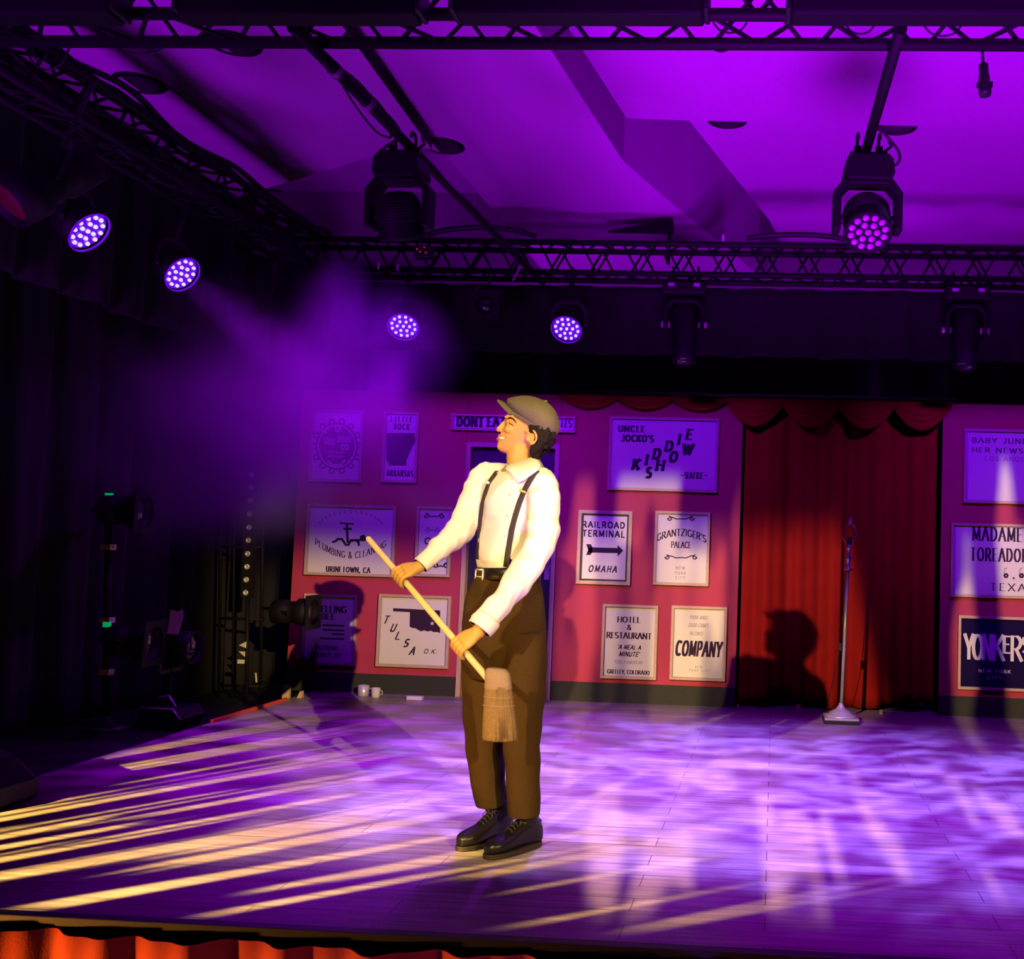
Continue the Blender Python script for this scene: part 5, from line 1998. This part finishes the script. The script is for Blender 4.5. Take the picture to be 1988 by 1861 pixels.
def grip(c, wrist, near, thumb_dir):
    """closed hand about the handle at c; near = side on which the knuckles lie"""
    h = hd
    w = (wrist - c)
    w = (w - h * w.dot(h)).normalized()
    n = h.cross(w)
    if n.dot(near) < 0:
        n = -n
    P = lambda ang, rad, off: c + (w * math.cos(math.radians(ang)) + n * math.sin(math.radians(ang))) * rad + h * off
    # palm from the wrist to the knuckles
    kn = P(52, .036, 0)
    pr = []
    for t_, hwid, th in ((0, .026, .021), (.25, .031, .020), (.55, .039, .019), (.85, .042, .0165), (1.0, .040, .013)):
        q = wrist.lerp(kn, t_)
        d = (kn - wrist).normalized()
        side = h - d * h.dot(d)
        side.normalize()
        up = d.cross(side).normalized()
        pr.append(ell(q, side * hwid, up * th, 20, 0.85))
    mb.rings(pr)
    mb.ball(P(-20, .026, thumb_dir * .012), (.022, .022, .022))
    for i, off in enumerate((-.0315, -.0105, .0105, .0305)):
        k = 1.0 - 0.10 * (thumb_dir * off < -.02) + .0
        rad = HR + .0092
        pts = [P(48, .034, off * .95), P(85, rad + .012, off), P(118, rad + .004, off), P(155, rad, off * 1.02), P(198, rad, off), P(240, rad * 1.0, off * .98), P(272, rad * 1.05, off * .96)]
        mb.tube(pts, [.0105 * k, .0108 * k, .0098 * k, .0100 * k, .0090 * k, .0088 * k, .0070 * k], 10)
    o = thumb_dir * .036
    pts = [P(-25, .034, thumb_dir * .012), P(-48, .030, thumb_dir * .028), P(-75, HR + .013, o), P(-115, HR + .0105, o + thumb_dir * .008), P(-150, HR + .0095, o + thumb_dir * .010)]
    mb.tube(pts, [.0135, .0125, .0105, .0105, .0075], 10)


CR, CL = on_handle(781), on_handle(898)
WR, WL = J(811, 1101, -.112), J(928, 1226, -.353)
grip(CR, WR, Vector((0.0, -1, 0.4)), -1)
grip(CL, WL, Vector((0.3, -1, 0.0)), -1)

person = baked(mb, 'person', 'skin', None, 0.0030, 5, 0.5)
# put the origin at his feet
for v in person.data.vertices:
    v.co -= base
person.location = base
tag(person, 'person in grey cap, white shirt and braces holding a broom, face turned left', 'person')
bpy.context.view_layer.update()


def tree_of(o):
    org = parent_loc(o.parent) + o.location
    vs = [v.co + org for v in o.data.vertices]
    return BVHTree.FromPolygons(vs, [tuple(p.vertices) for p in o.data.polygons])


def hit(tr, px, py, off=0.0):
    d = ray(px, py).normalized()
    p, n, i, dist = tr.ray_cast(CAM, d, 12)
    if p is None:
        return None
    return p + n * off


skin_t = tree_of(person)


def mirror_face(p):
    """the same point on the far side of his face"""
    return p - LH * 2 * (p - HC).dot(LH)


def strip(name, mat, rows_px, tr, parent, off, mirror=False, solid=0.0015):
    """thin patch lying on a surface; rows_px = rows of picture points"""
    g = []
    for r in rows_px:
        row = [hit(tr, x, y, off) for x, y in r]
        if any(p is None for p in row):
            continue
        g.append(row)
    m_ = MB()
    m_.sheet(g)
    o = m_.build(name, mat, parent, solid=solid)
    if mirror:
        m_ = MB()
        m_.sheet([[mirror_face(p) for p in r] for r in g])
        m_.build(name, mat, parent, solid=solid)
    return o


Z5 = lambda x, y: (930 + x / 10.944, 750 + y / 10.944)


def band_rows(pts, w):
    """rows for strip(): a line of picture points with widths"""
    out = []
    for i, (x, y) in enumerate(pts):
        a = pts[max(0, i - 1)]
        b = pts[min(len(pts) - 1, i + 1)]
        dx, dy = b[0] - a[0], b[1] - a[1]
        L = math.hypot(dx, dy)
        ww = w[i] if isinstance(w, (list, tuple)) else w
        nx, ny = -dy / L * ww / 2, dx / L * ww / 2
        out.append([(x + nx * k, y + ny * k) for k in (-1, -0.33, 0.33, 1)])
    return out


strip('eyebrow', 'hair', band_rows([Z5(*p) for p in ((598, 690), (635, 668), (680, 664), (725, 688), (762, 728), (795, 775))], [1.2, 2.8, 3.0, 2.6, 2.0, .8]), skin_t, person, 0.0008, True)
strip('eyelashes', 'hair', band_rows([Z5(*p) for p in ((640, 762), (660, 788), (690, 806), (725, 824), (745, 836))], [.8, 1.6, 1.7, 1.2, .5]), skin_t, person, 0.0006, True)
strip('teeth', 'tooth', [[Z5(420, 1082), Z5(470, 1074), Z5(520, 1080), Z5(560, 1092)], [Z5(420, 1094), Z5(470, 1100), Z5(520, 1104), Z5(560, 1100)], [Z5(425, 1106), Z5(470, 1122), Z5(520, 1124), Z5(556, 1106)]], skin_t, person, 0.0030, False, 0.002)
m_ = MB()
m_.tube(lipU, [.0032, .0047, .0057, .006, .0057, .0047, .0032], 10)
m_.build('upper_lip', 'lip', person)
m_ = MB()
m_.tube(lipL, [.0030, .0053, .0066, .007, .0066, .0053, .0030], 10)
m_.build('lower_lip', 'lip', person)
strip('smile_line', 'lip', band_rows([Z5(*p) for p in ((560, 1060), (578, 1090), (568, 1112))], [.5, 1.1, .5]), skin_t, person, 0.0006, True)

# hair: tight curls below the cap
rnd = random.Random(12)
mb = MB()
cnt = 0
while cnt < 330:
    x, y = rnd.uniform(1030, 1078), rnd.uniform(815, 893)
    lat = rnd.uniform(-1, 1)
    # the nape mass narrows downwards
    t_ = (y - 815) / 78.0
    xb = 1076 - 38 * max(0, t_ - .45) ** 1.25 / .5
    xa = 1032 + 10 * t_ if y < 842 else (1047 if y < 866 else 1036)
    if x > xb or x < xa:
        continue
    lim = .080 * math.sqrt(max(0, 1 - ((x - 1035) / 46.0) ** 2)) if x > 1035 else .078
    lim *= 1 - .30 * max(0, t_ - .5) / .5
    s = rnd.choice((-1, 1))
    la = s * lim * (1 if x < xb - 9 else rnd.random())
    mb.ball(Hp(x, y, la * rnd.uniform(.90, 1.0)), rnd.uniform(.0085, .0125), 8, 5)
    cnt += 1
mb.rings([ell(Hp(x, y), FH * a, LH * b) for x, y, a, b in ((1046, 812, .050, .066), (1048, 835, .048, .070), (1046, 855, .040, .064), (1043, 872, .026, .052), (1042, 884, .014, .040))])
for s in (-1, 1):
    mb.ball(Hp(1034, 826, s * .071), (.010, .007, .020))
baked(mb, 'hair', 'hair', person, 0.0042, 1, 0.4)

# --- shirt
mb = MB()
SH = [(1012, 900, .064, .064), (1010, 910, .078, .074), (1007, 920, .115, .088), (1004, 932, .152, .102), (1003, 946, .170, .114), (1003, 965, .176, .122), (1001, 1000, .172, .124), (997, 1035, .163, .120), (992, 1068, .156, .116), (989, 1088, .158, .116), (987, 1100, .150, .110), (986, 1112, .136, .102), (985, 1128, .128, .098)]
mb.rings([ell(TC(x, y), RT * a, FW * b, 36, 0.92) for x, y, a, b in SH])


def sleeve(P, rad, seed, cuff=0.9):
    pts = bez([J(*p) for p in P], 9)
    n = len(pts)
    rr = []
    rnd_ = random.Random(seed)
    ph = rnd_.uniform(0, 6)
    for i in range(n):
        t_ = i / (n - 1) * (len(rad) - 1)
        k = min(int(t_), len(rad) - 2)
        r = rad[k] + (rad[k + 1] - rad[k]) * (t_ - k)
        rr.append(r + .0022 * math.sin(i * 1.35 + ph) + .0016 * math.sin(i * 0.61 + ph * 2))
    mb.tube(pts, rr, 20)


mb.tube([J(1006, 926, 0), J(944, 927, .082)], [.050, .069], 20)
mb.tube([J(1012, 930, 0), J(1050, 946, -.10)], [.046, .068], 20)
sleeve([(960, 922, .07), (941, 934, .08), (921, 972, .05), (894, 1027, 0.0), (857, 1061, -.06), (821, 1093, -.103)], [.070, .074, .066, .061, .050, .034], 4)
sleeve([(1040, 934, -.07), (1052, 950, -.11), (1055, 995, -.15), (1046, 1062, -.20), (1001, 1132, -.275), (937, 1214, -.345)], [.072, .074, .066, .066, .058, .049], 9)


def wrinkle(seed, amp, f=1.0, stretch=(1, 1, 1)):
    rg = np.random.RandomState(seed)
    W = [(rg.randn(3) * np.array(stretch) * f * s, rg.uniform(0, 6.28), a) for s, a in ((14, 1.0), (18, .9), (27, .7), (38, .5), (52, .35), (22, .8))]

    def fn(co, no):
        d = np.zeros(len(co))
        q = co + 0.012 * np.sin(co[:, [1, 2, 0]] * 31.0)
        for k, p, a in W:
            d += a * (1 - np.abs(np.sin(q @ k + p)) * 2)
        return d * amp / 2.5
    return fn


shirt = baked(mb, 'shirt', 'shirt', person, 0.0055, 5, 0.5, wrinkle(5, .0065, 0.8, (1, 1, .6)))
shirt_t = tree_of(shirt)
# collar folded down about the neck
NC = Hp(1012, 902)
LOW = [(1047, 914), (1040, 919), (1031, 925), (1020, 932), (1008, 939), (1001, 931), (995, 924), (990, 919), (986, 916)]
g = []
N_ = len(LOW)
near = []
for k, (x, y) in enumerate(LOW):
    a = math.radians(22 + k * 143 / (N_ - 1))            # 0 = nape, turning over the near side
    dirv = -FH * math.cos(a) - LH * math.sin(a)
    back = (math.cos(a) + 1) / 2
    up = J(1040, 890, 0).z * back + J(984, 910, 0).z * (1 - back)
    top = Vector((NC.x, NC.y, up)) + dirv * .060
    roll = Vector((NC.x, NC.y, up + .005)) + dirv * .066
    low = hit(shirt_t, x, y, .0075)
    ins = Vector((NC.x, NC.y, up - .03)) + dirv * .058
    mid = roll.lerp(low, .5) + dirv * .005
    near.append([ins, top, roll, mid, low])
nape = []
for a in (8, -8):
    dirv = -FH * math.cos(math.radians(a)) - LH * math.sin(math.radians(a))
    up = J(1042, 889, 0).z
    C_ = Vector((NC.x, NC.y, up))
    nape.append([C_ + dirv * .058 - DZ * .03, C_ + dirv * .060, C_ + dirv * .066 + DZ * .005, C_ + dirv * .076 - DZ * .02, C_ + dirv * .088 - DZ * .04])
far = []
for r in near:
    far.append([mirror_face(p) for p in r])
g = near[::-1] + nape + far
m_ = MB()
m_.sheet(g)
m_.build('collar', 'shirt', shirt, solid=0.0028)
for pth in ([(994, 930), (990, 960), (985, 1000), (981, 1040), (975, 1080)],):
    for x, y in pth:
        p = hit(shirt_t, x, y, .002)
        if p:
            m_ = MB()
            m_.lathe([(.0052, -.001), (.0052, .001), (.0035, .0018), (.001, .0018)], p, FW, 12)
            m_.build('shirt_button', 'paper', shirt)
# cuffs
for P0, P1, r in ((J(832, 1083, -.088), J(817, 1097, -.108), .0345), (J(948, 1200, -.333), J(932, 1220, -.350), .0495)):
    m_ = MB()
    d = (P1 - P0)
    m_.tube([P0 - d * 0.1, P0, P0.lerp(P1, .5), P1, P1 + d * 0.02], [r * .98, r * 1.03, r * 1.04, r * 1.02, r * .93], 24, caps=False)
    m_.build('cuff', 'shirt', shirt, solid=0.003)

# --- trousers
mb = MB()


def px_ring(cx, y, hw, hd_, dy, n=32):
    return ell(J(cx, y, dy), DX * hw * PX, DY * hd_, n, 0.9)


mb.rings([px_ring(*r, 0.0) for r in ((986, 1103, 63, .104), (985, 1122, 65, .110), (983, 1142, 72, .120), (981, 1170, 78, .131), (980, 1210, 82, .137), (979.5, 1255, 83, .132), (979, 1290, 82, .118), (979, 1318, 70, .09))])
mb.rings([px_ring(*r) for r in ((941, 1225, 42, .10, .03), (939, 1290, 42.5, .108, .05), (938.5, 1345, 41, .104, .055), (938, 1400, 38.5, .098, .058), (941, 1450, 36, .094, .06), (946.5, 1510, 33, .088, .062), (954, 1556, 30.5, .084, .062), (955, 1563, 30, .083, .062))])
mb.rings([px_ring(*r) for r in ((1018, 1225, 43, .10, -.03), (1020, 1290, 42, .108, -.05), (1018, 1345, 41, .104, -.055), (1015, 1400, 37.5, .098, -.058), (1014, 1450, 34.5, .094, -.06), (1015, 1510, 32, .088, -.062), (1016.5, 1574, 30.5, .084, -.062), (1016.5, 1582, 30, .083, -.062))])


def trouser_folds(co, no):
    d = wrinkle(8, .0032, .55, (1, 1, .22))(co, no)
    z = co[:, 2]
    d += .0022 * np.sin(z * 46 + co[:, 0] * 22) * np.exp(-((z - .42) / .28) ** 2)
    d += .0030 * np.sin(co[:, 0] * 70 + z * 14) * np.exp(-((z - .95) / .14) ** 2)
    return d


trousers = baked(mb, 'trousers', 'wool', person, 0.0055, 4, 0.5, trouser_folds)
tr_t = tree_of(trousers)
strip('fly_seam_shadow', 'strap', band_rows([(941, 1140), (943, 1180), (949, 1230), (955, 1280)], [1.2, 1.2, 1.8, 2.4]), tr_t, trousers, 0.0012)  # dark strip down the fly: the seam with its shadow in the colour
strip('pocket_seam', 'strap', band_rows([(925, 1140), (916, 1160), (906, 1180), (902, 1195)], [1.2, 1.4, 1.2, .8]), tr_t, trousers, 0.0012)

# --- belt
g = []
for k in range(49):
    a = k * 2 * PI / 48
    row = []
    for dz, o in ((-.024, .004), (-.020, .008), (.020, .008), (.024, .004)):
        c = J(986, 1114, 0)
        tilt = (RT * math.cos(a) * .142 + FW * math.sin(a) * .110)
        row.append(c + tilt * (1 + o / .12) + Vector((0, 0, dz - .035 * (RT.dot(tilt)))))
    g.append(row)
m_ = MB()
m_.sheet(g)
belt = m_.build('belt', 'leather', person, solid=0.004)
bc = hit(tree_of(belt), 933, 1119, .006)
bx = FW.cross(DZ).normalized()
m_ = MB()
for a, b in (((-.024, -.028), (.024, -.028)), ((.024, -.028), (.024, .028)), ((.024, .028), (-.024, .028)), ((-.024, .028), (-.024, -.028))):
    m_.tube([bc + bx * a[0] + DZ * a[1], bc + bx * b[0] + DZ * b[1]], .0042, 8)
m_.tube([bc + bx * .024, bc - bx * .022 + FW * .004], .003, 6)
m_.build('buckle', 'chrome', belt)

# --- braces
for path, w, name, clip, cm in (([(1044, 913), (1034, 926), (1026, 939), (1018, 953), (1009, 975), (1002, 997), (994, 1028), (989, 1058), (985, 1082), (983, 1100)], 9.5, 'brace_strap', (1016.5, 954), 'brass'),
                                ([(964, 918), (957, 928), (950, 938), (943, 958), (937, 980), (933, 1004), (930, 1030), (928, 1060), (927, 1085), (926, 1104)], 6.0, 'brace_strap', (950.5, 938), 'chrome')):
    st_ = strip(name, 'strap', band_rows(path, [w] * 4 + [w * 1.05] * 6), shirt_t, person, .0035, False, .003)
    c = hit(shirt_t, clip[0], clip[1], .0055)
    m_ = MB()
    m_.cbox(c, (.030 if cm == 'brass' else .020, .008, .011), Matrix.Rotation(math.radians(18), 3, 'Y'))
    m_.build('clip', cm, st_, bevel=.002)
m_ = MB()
for sx, px, py, dy in ((1, 1043, 912, 0), (-1, 965, 917, 0)):
    a = hit(shirt_t, px, py, .004)
    if a is None:
        continue
    P_ = [a, a + Vector((0.004 * sx, .045, .012)), a + Vector((0, .10, .0)), a + Vector((-.02 * sx, .16, -.06)), a + Vector((-.05 * sx, .185, -.16))]
    m_.tube(P_, .010, 8, flat=(1, .25))
m_.build('shoulder_strap', 'strap', person)


# --- boots
def boot(toe_px, heel_px, label_side, shaft_px):
    toe, heel = atZ(*toe_px), atZ(*heel_px)
    f = (toe - heel)
    L = max(f.length, .268)
    f.normalize()
    toe = heel + f * L
    s = Vector((f.y, -f.x, 0))
    K = lambda a, b, z: heel + f * (a * L) + s * b + DZ * z
    mb_ = MB()
    R_ = []
    for a, w, h in ((-.01, .022, .060), (.04, .031, .085), (.14, .036, .105), (.26, .037, .108), (.38, .037, .100), (.48, .039, .084), (.60, .043, .066), (.74, .047, .056), (.86, .044, .050), (.94, .034, .044), (.99, .018, .034)):
        ring = []
        for k in range(22):
            t_ = k * 2 * PI / 22
            c_, s_ = math.cos(t_), math.sin(t_)
            z = .018 + h * (.5 + .5 * math.copysign(abs(s_) ** .75, s_)) if s_ > 0 else .018 + h * .5 * (1 - abs(s_) ** .6)
            ring.append(K(a, w * math.copysign(abs(c_) ** .75, c_), z))
        R_.append(ring)
    mb_.rings(R_)
    top = J(*shaft_px)
    for_ = K(.20, 0, .07)
    mb_.rings([ell(K(.20, 0, .06), f * .056, s * .036), ell(K(.19, 0, .105), f * .052, s * .037), ell(for_.lerp(top, .55), f * .046, s * .040), ell(top, f * .047, s * .042)])
    b = baked(mb_, 'boot', 'leather', person, 0.0042, 3, 0.5)
    m__ = MB()
    out = []
    for k in range(36):
        t_ = k * 2 * PI / 36
        a = .49 + .52 * math.copysign(abs(math.cos(t_)) ** .8, math.cos(t_))
        w = (.040 + .010 * math.sin((a - .1) * 2.6)) * math.copysign(abs(math.sin(t_)) ** .7, math.sin(t_))
        out.append((a, w))
    m__.rings([[K(a, w * k_, z) for a, w in out] for k_, z in ((.96, .001), (1.0, .003), (1.0, .010), (.97, .011), (1.02, .012), (1.02, .017), (.95, .019))])
    m__.build('sole', 'sole', b)
    m__ = MB()
    for k in range(5):
        a = .36 + k * .055
        h = .018 + [.103, .098, .090, .081, .073][k]
        m__.tube([K(a, -.020, h - .010), K(a + .01, -.008, h + .0035), K(a + .02, .008, h + .0035), K(a + .03, .020, h - .010)], .0022, 6)
    m__.tube(bez([K(.37, 0, .125), K(.46, .02, .118), K(.50, .012, .098), K(.42, 0, .118)], 6), .0016, 6)
    m__.tube(bez([K(.37, 0, .125), K(.45, -.025, .130), K(.49, -.03, .105), K(.40, 0, .122)], 6), .0016, 6)
    m__.build('laces', 'strap', b)
    return b


boot((898, 1650), (988, 1624), 'r', (967, 1552, .06))
boot((973, 1660), (1046, 1640), 'l', (1024, 1572, -.06))

# --- flat cap
cen = Hp(1032, 823)
kd = (Hp(1032 + 43, 823 + 25.75) - cen).normalized()          # along the band, to the back
kl = LH
kn = kd.cross(kl)
if kn.z < 0:
    kn = -kn
K = lambda d, n, l: cen + kd * d * PX + kn * n + kl * l
cap_rows = [(-50, 50, -.002, .080), (-54, 51, .004, .088), (-63, 52.5, .018, .099), (-68, 53.5, .032, .104), (-66, 52.5, .045, .103), (-57, 48, .062, .094), (-45, 39.5, .080, .079), (-31, 28, .095, .056), (-16, 15, .1045, .030), (-5, 5, .108, .010)]
mb = MB()
R_ = []
for j, (d0, d1, h, l) in enumerate(cap_rows):
    ring = []
    for k in range(64):
        a = k * 2 * PI / 64
        c_, s_ = math.cos(a), math.sin(a)
        seam = 1 - .016 * max(0, 1 - abs(((a / (2 * PI) * 8) % 1) - .5) / .10 if abs(((a / (2 * PI) * 8) % 1) - .5) < .10 else 0) * (j > 1)
        puff = 1 + .018 * math.sin(a * 3 + 1) * math.sin(j * .7)
        ring.append(K((d0 + d1) / 2 + (d1 - d0) / 2 * c_ * seam * puff, h + .003 * math.sin(a * 2 + j), l * s_ * seam * puff))
    R_.append(ring)
mb.rings(R_)
cap = mb.build('cap', 'tweed', person)
sub = cap.modifiers.new('smooth', 'SUBSURF')
sub.levels = sub.render_levels = 1
mb = MB()
R_ = []
for h, o in ((-.012, 0.0), (-.012, .004), (.006, .0065), (.009, .003)):
    R_.append([K(50.5 * math.cos(k * 2 * PI / 48) * (1 + o * 8) , h, (.081 + o) * math.sin(k * 2 * PI / 48)) for k in range(48)])
mb.rings(R_, caps=False)
mb.build('band', 'tweed', cap)
mb = MB()
mb.ball(K(0, .110, 0), (.009, .009, .006))
mb.build('top_button', 'tweed', cap)
p = hit(tree_of(person), 1060, 829, 0)
mb = MB()
q = K(25, .004, -.079)
mb.lathe([(.0075, 0), (.0075, .003), (.005, .0045), (.001, .004)], q, -LH, 14)
mb.build('side_stud', 'strap', cap)
g = []
for i in range(25):
    a = math.radians(-62 + i * 124 / 24)
    c_, s_ = math.cos(a), math.sin(a)
    row = []
    for j in range(7):
        t_ = j / 6
        reach = (5 + 28 * c_) * t_
        droop = .014 - .003 * t_ - .034 * (s_ ** 2) * (.70 + .30 * t_) + .003 * math.sin(t_ * PI)
        row.append(K(-(49 * c_ + reach), droop, s_ * (.079 - .006 * t_)))
    g.append(row)
mb = MB()
mb.sheet(g)
mb.build('brim', 'tweed', cap, solid=.010)

# ------------------------------------------------------------------ the broom in his hands
t = thing('broom', BB, 'brown straw broom with a pale wooden handle held by the man', 'broom')
m = MB()
m.tube([BT, BT + hd * .006, BT.lerp(BB, .5), BB, BB + hd * .012], [HR * .7, HR, HR, HR, HR * .8], 16)
m.build('handle', 'bare_wood', t)
BD = -.44
ring = lambda c, y, hw, d: ell(J(c, y, BD), DX * hw * PX, DY * d, 28, .85)
m = MB()
m.rings([ring(957, 1296, 9, .016), ring(963, 1298, 17, .022), ring(966, 1306, 21.5, .027), ring(967, 1325, 23.5, .030), ring(967.5, 1336, 24.5, .031), ring(967.5, 1338, 22, .029)])
m.build('binding', 'binding', t)
m = MB()
m.rings([ring(967, 1330, 23, .029), ring(968, 1350, 25, .032), ring(969, 1375, 27, .036), ring(970, 1405, 29.5, .040), ring(971, 1432, 31, .043), ring(971, 1436, 29, .040)])
br = m.build('bristles', 'straw', t)
rnd = random.Random(2)
m = MB()
for k in range(230):
    a = rnd.uniform(0, 2 * PI)
    r0 = .98
    r1 = rnd.uniform(.80, 1.05)
    y1 = 1434 + rnd.uniform(-3, 7)
    p0 = J(967.5 + 23.5 * r0 * math.cos(a), 1334, BD + .030 * r0 * math.sin(a))
    pm = J(969.5 + 28.5 * r0 * math.cos(a), 1385, BD + .0375 * r0 * math.sin(a))
    p1 = J(971 + 32 * r1 * math.cos(a), y1, BD + .044 * r1 * math.sin(a))
    m.tube([p0, pm, p1], .0016, 4)
tag(m.build('bristle_strands', 'straw', t), kind='stuff')
m = MB()
for y, hw, d in ((1352, 25.6, .0328), (1368, 26.8, .0356)):
    R0 = ell(J(968.5, y, BD), DX * hw * PX, DY * d, 28, .85)
    m.tube(R0 + [R0[0]], .0022, 6, caps=False)
m.build('stitching', 'binding', t)
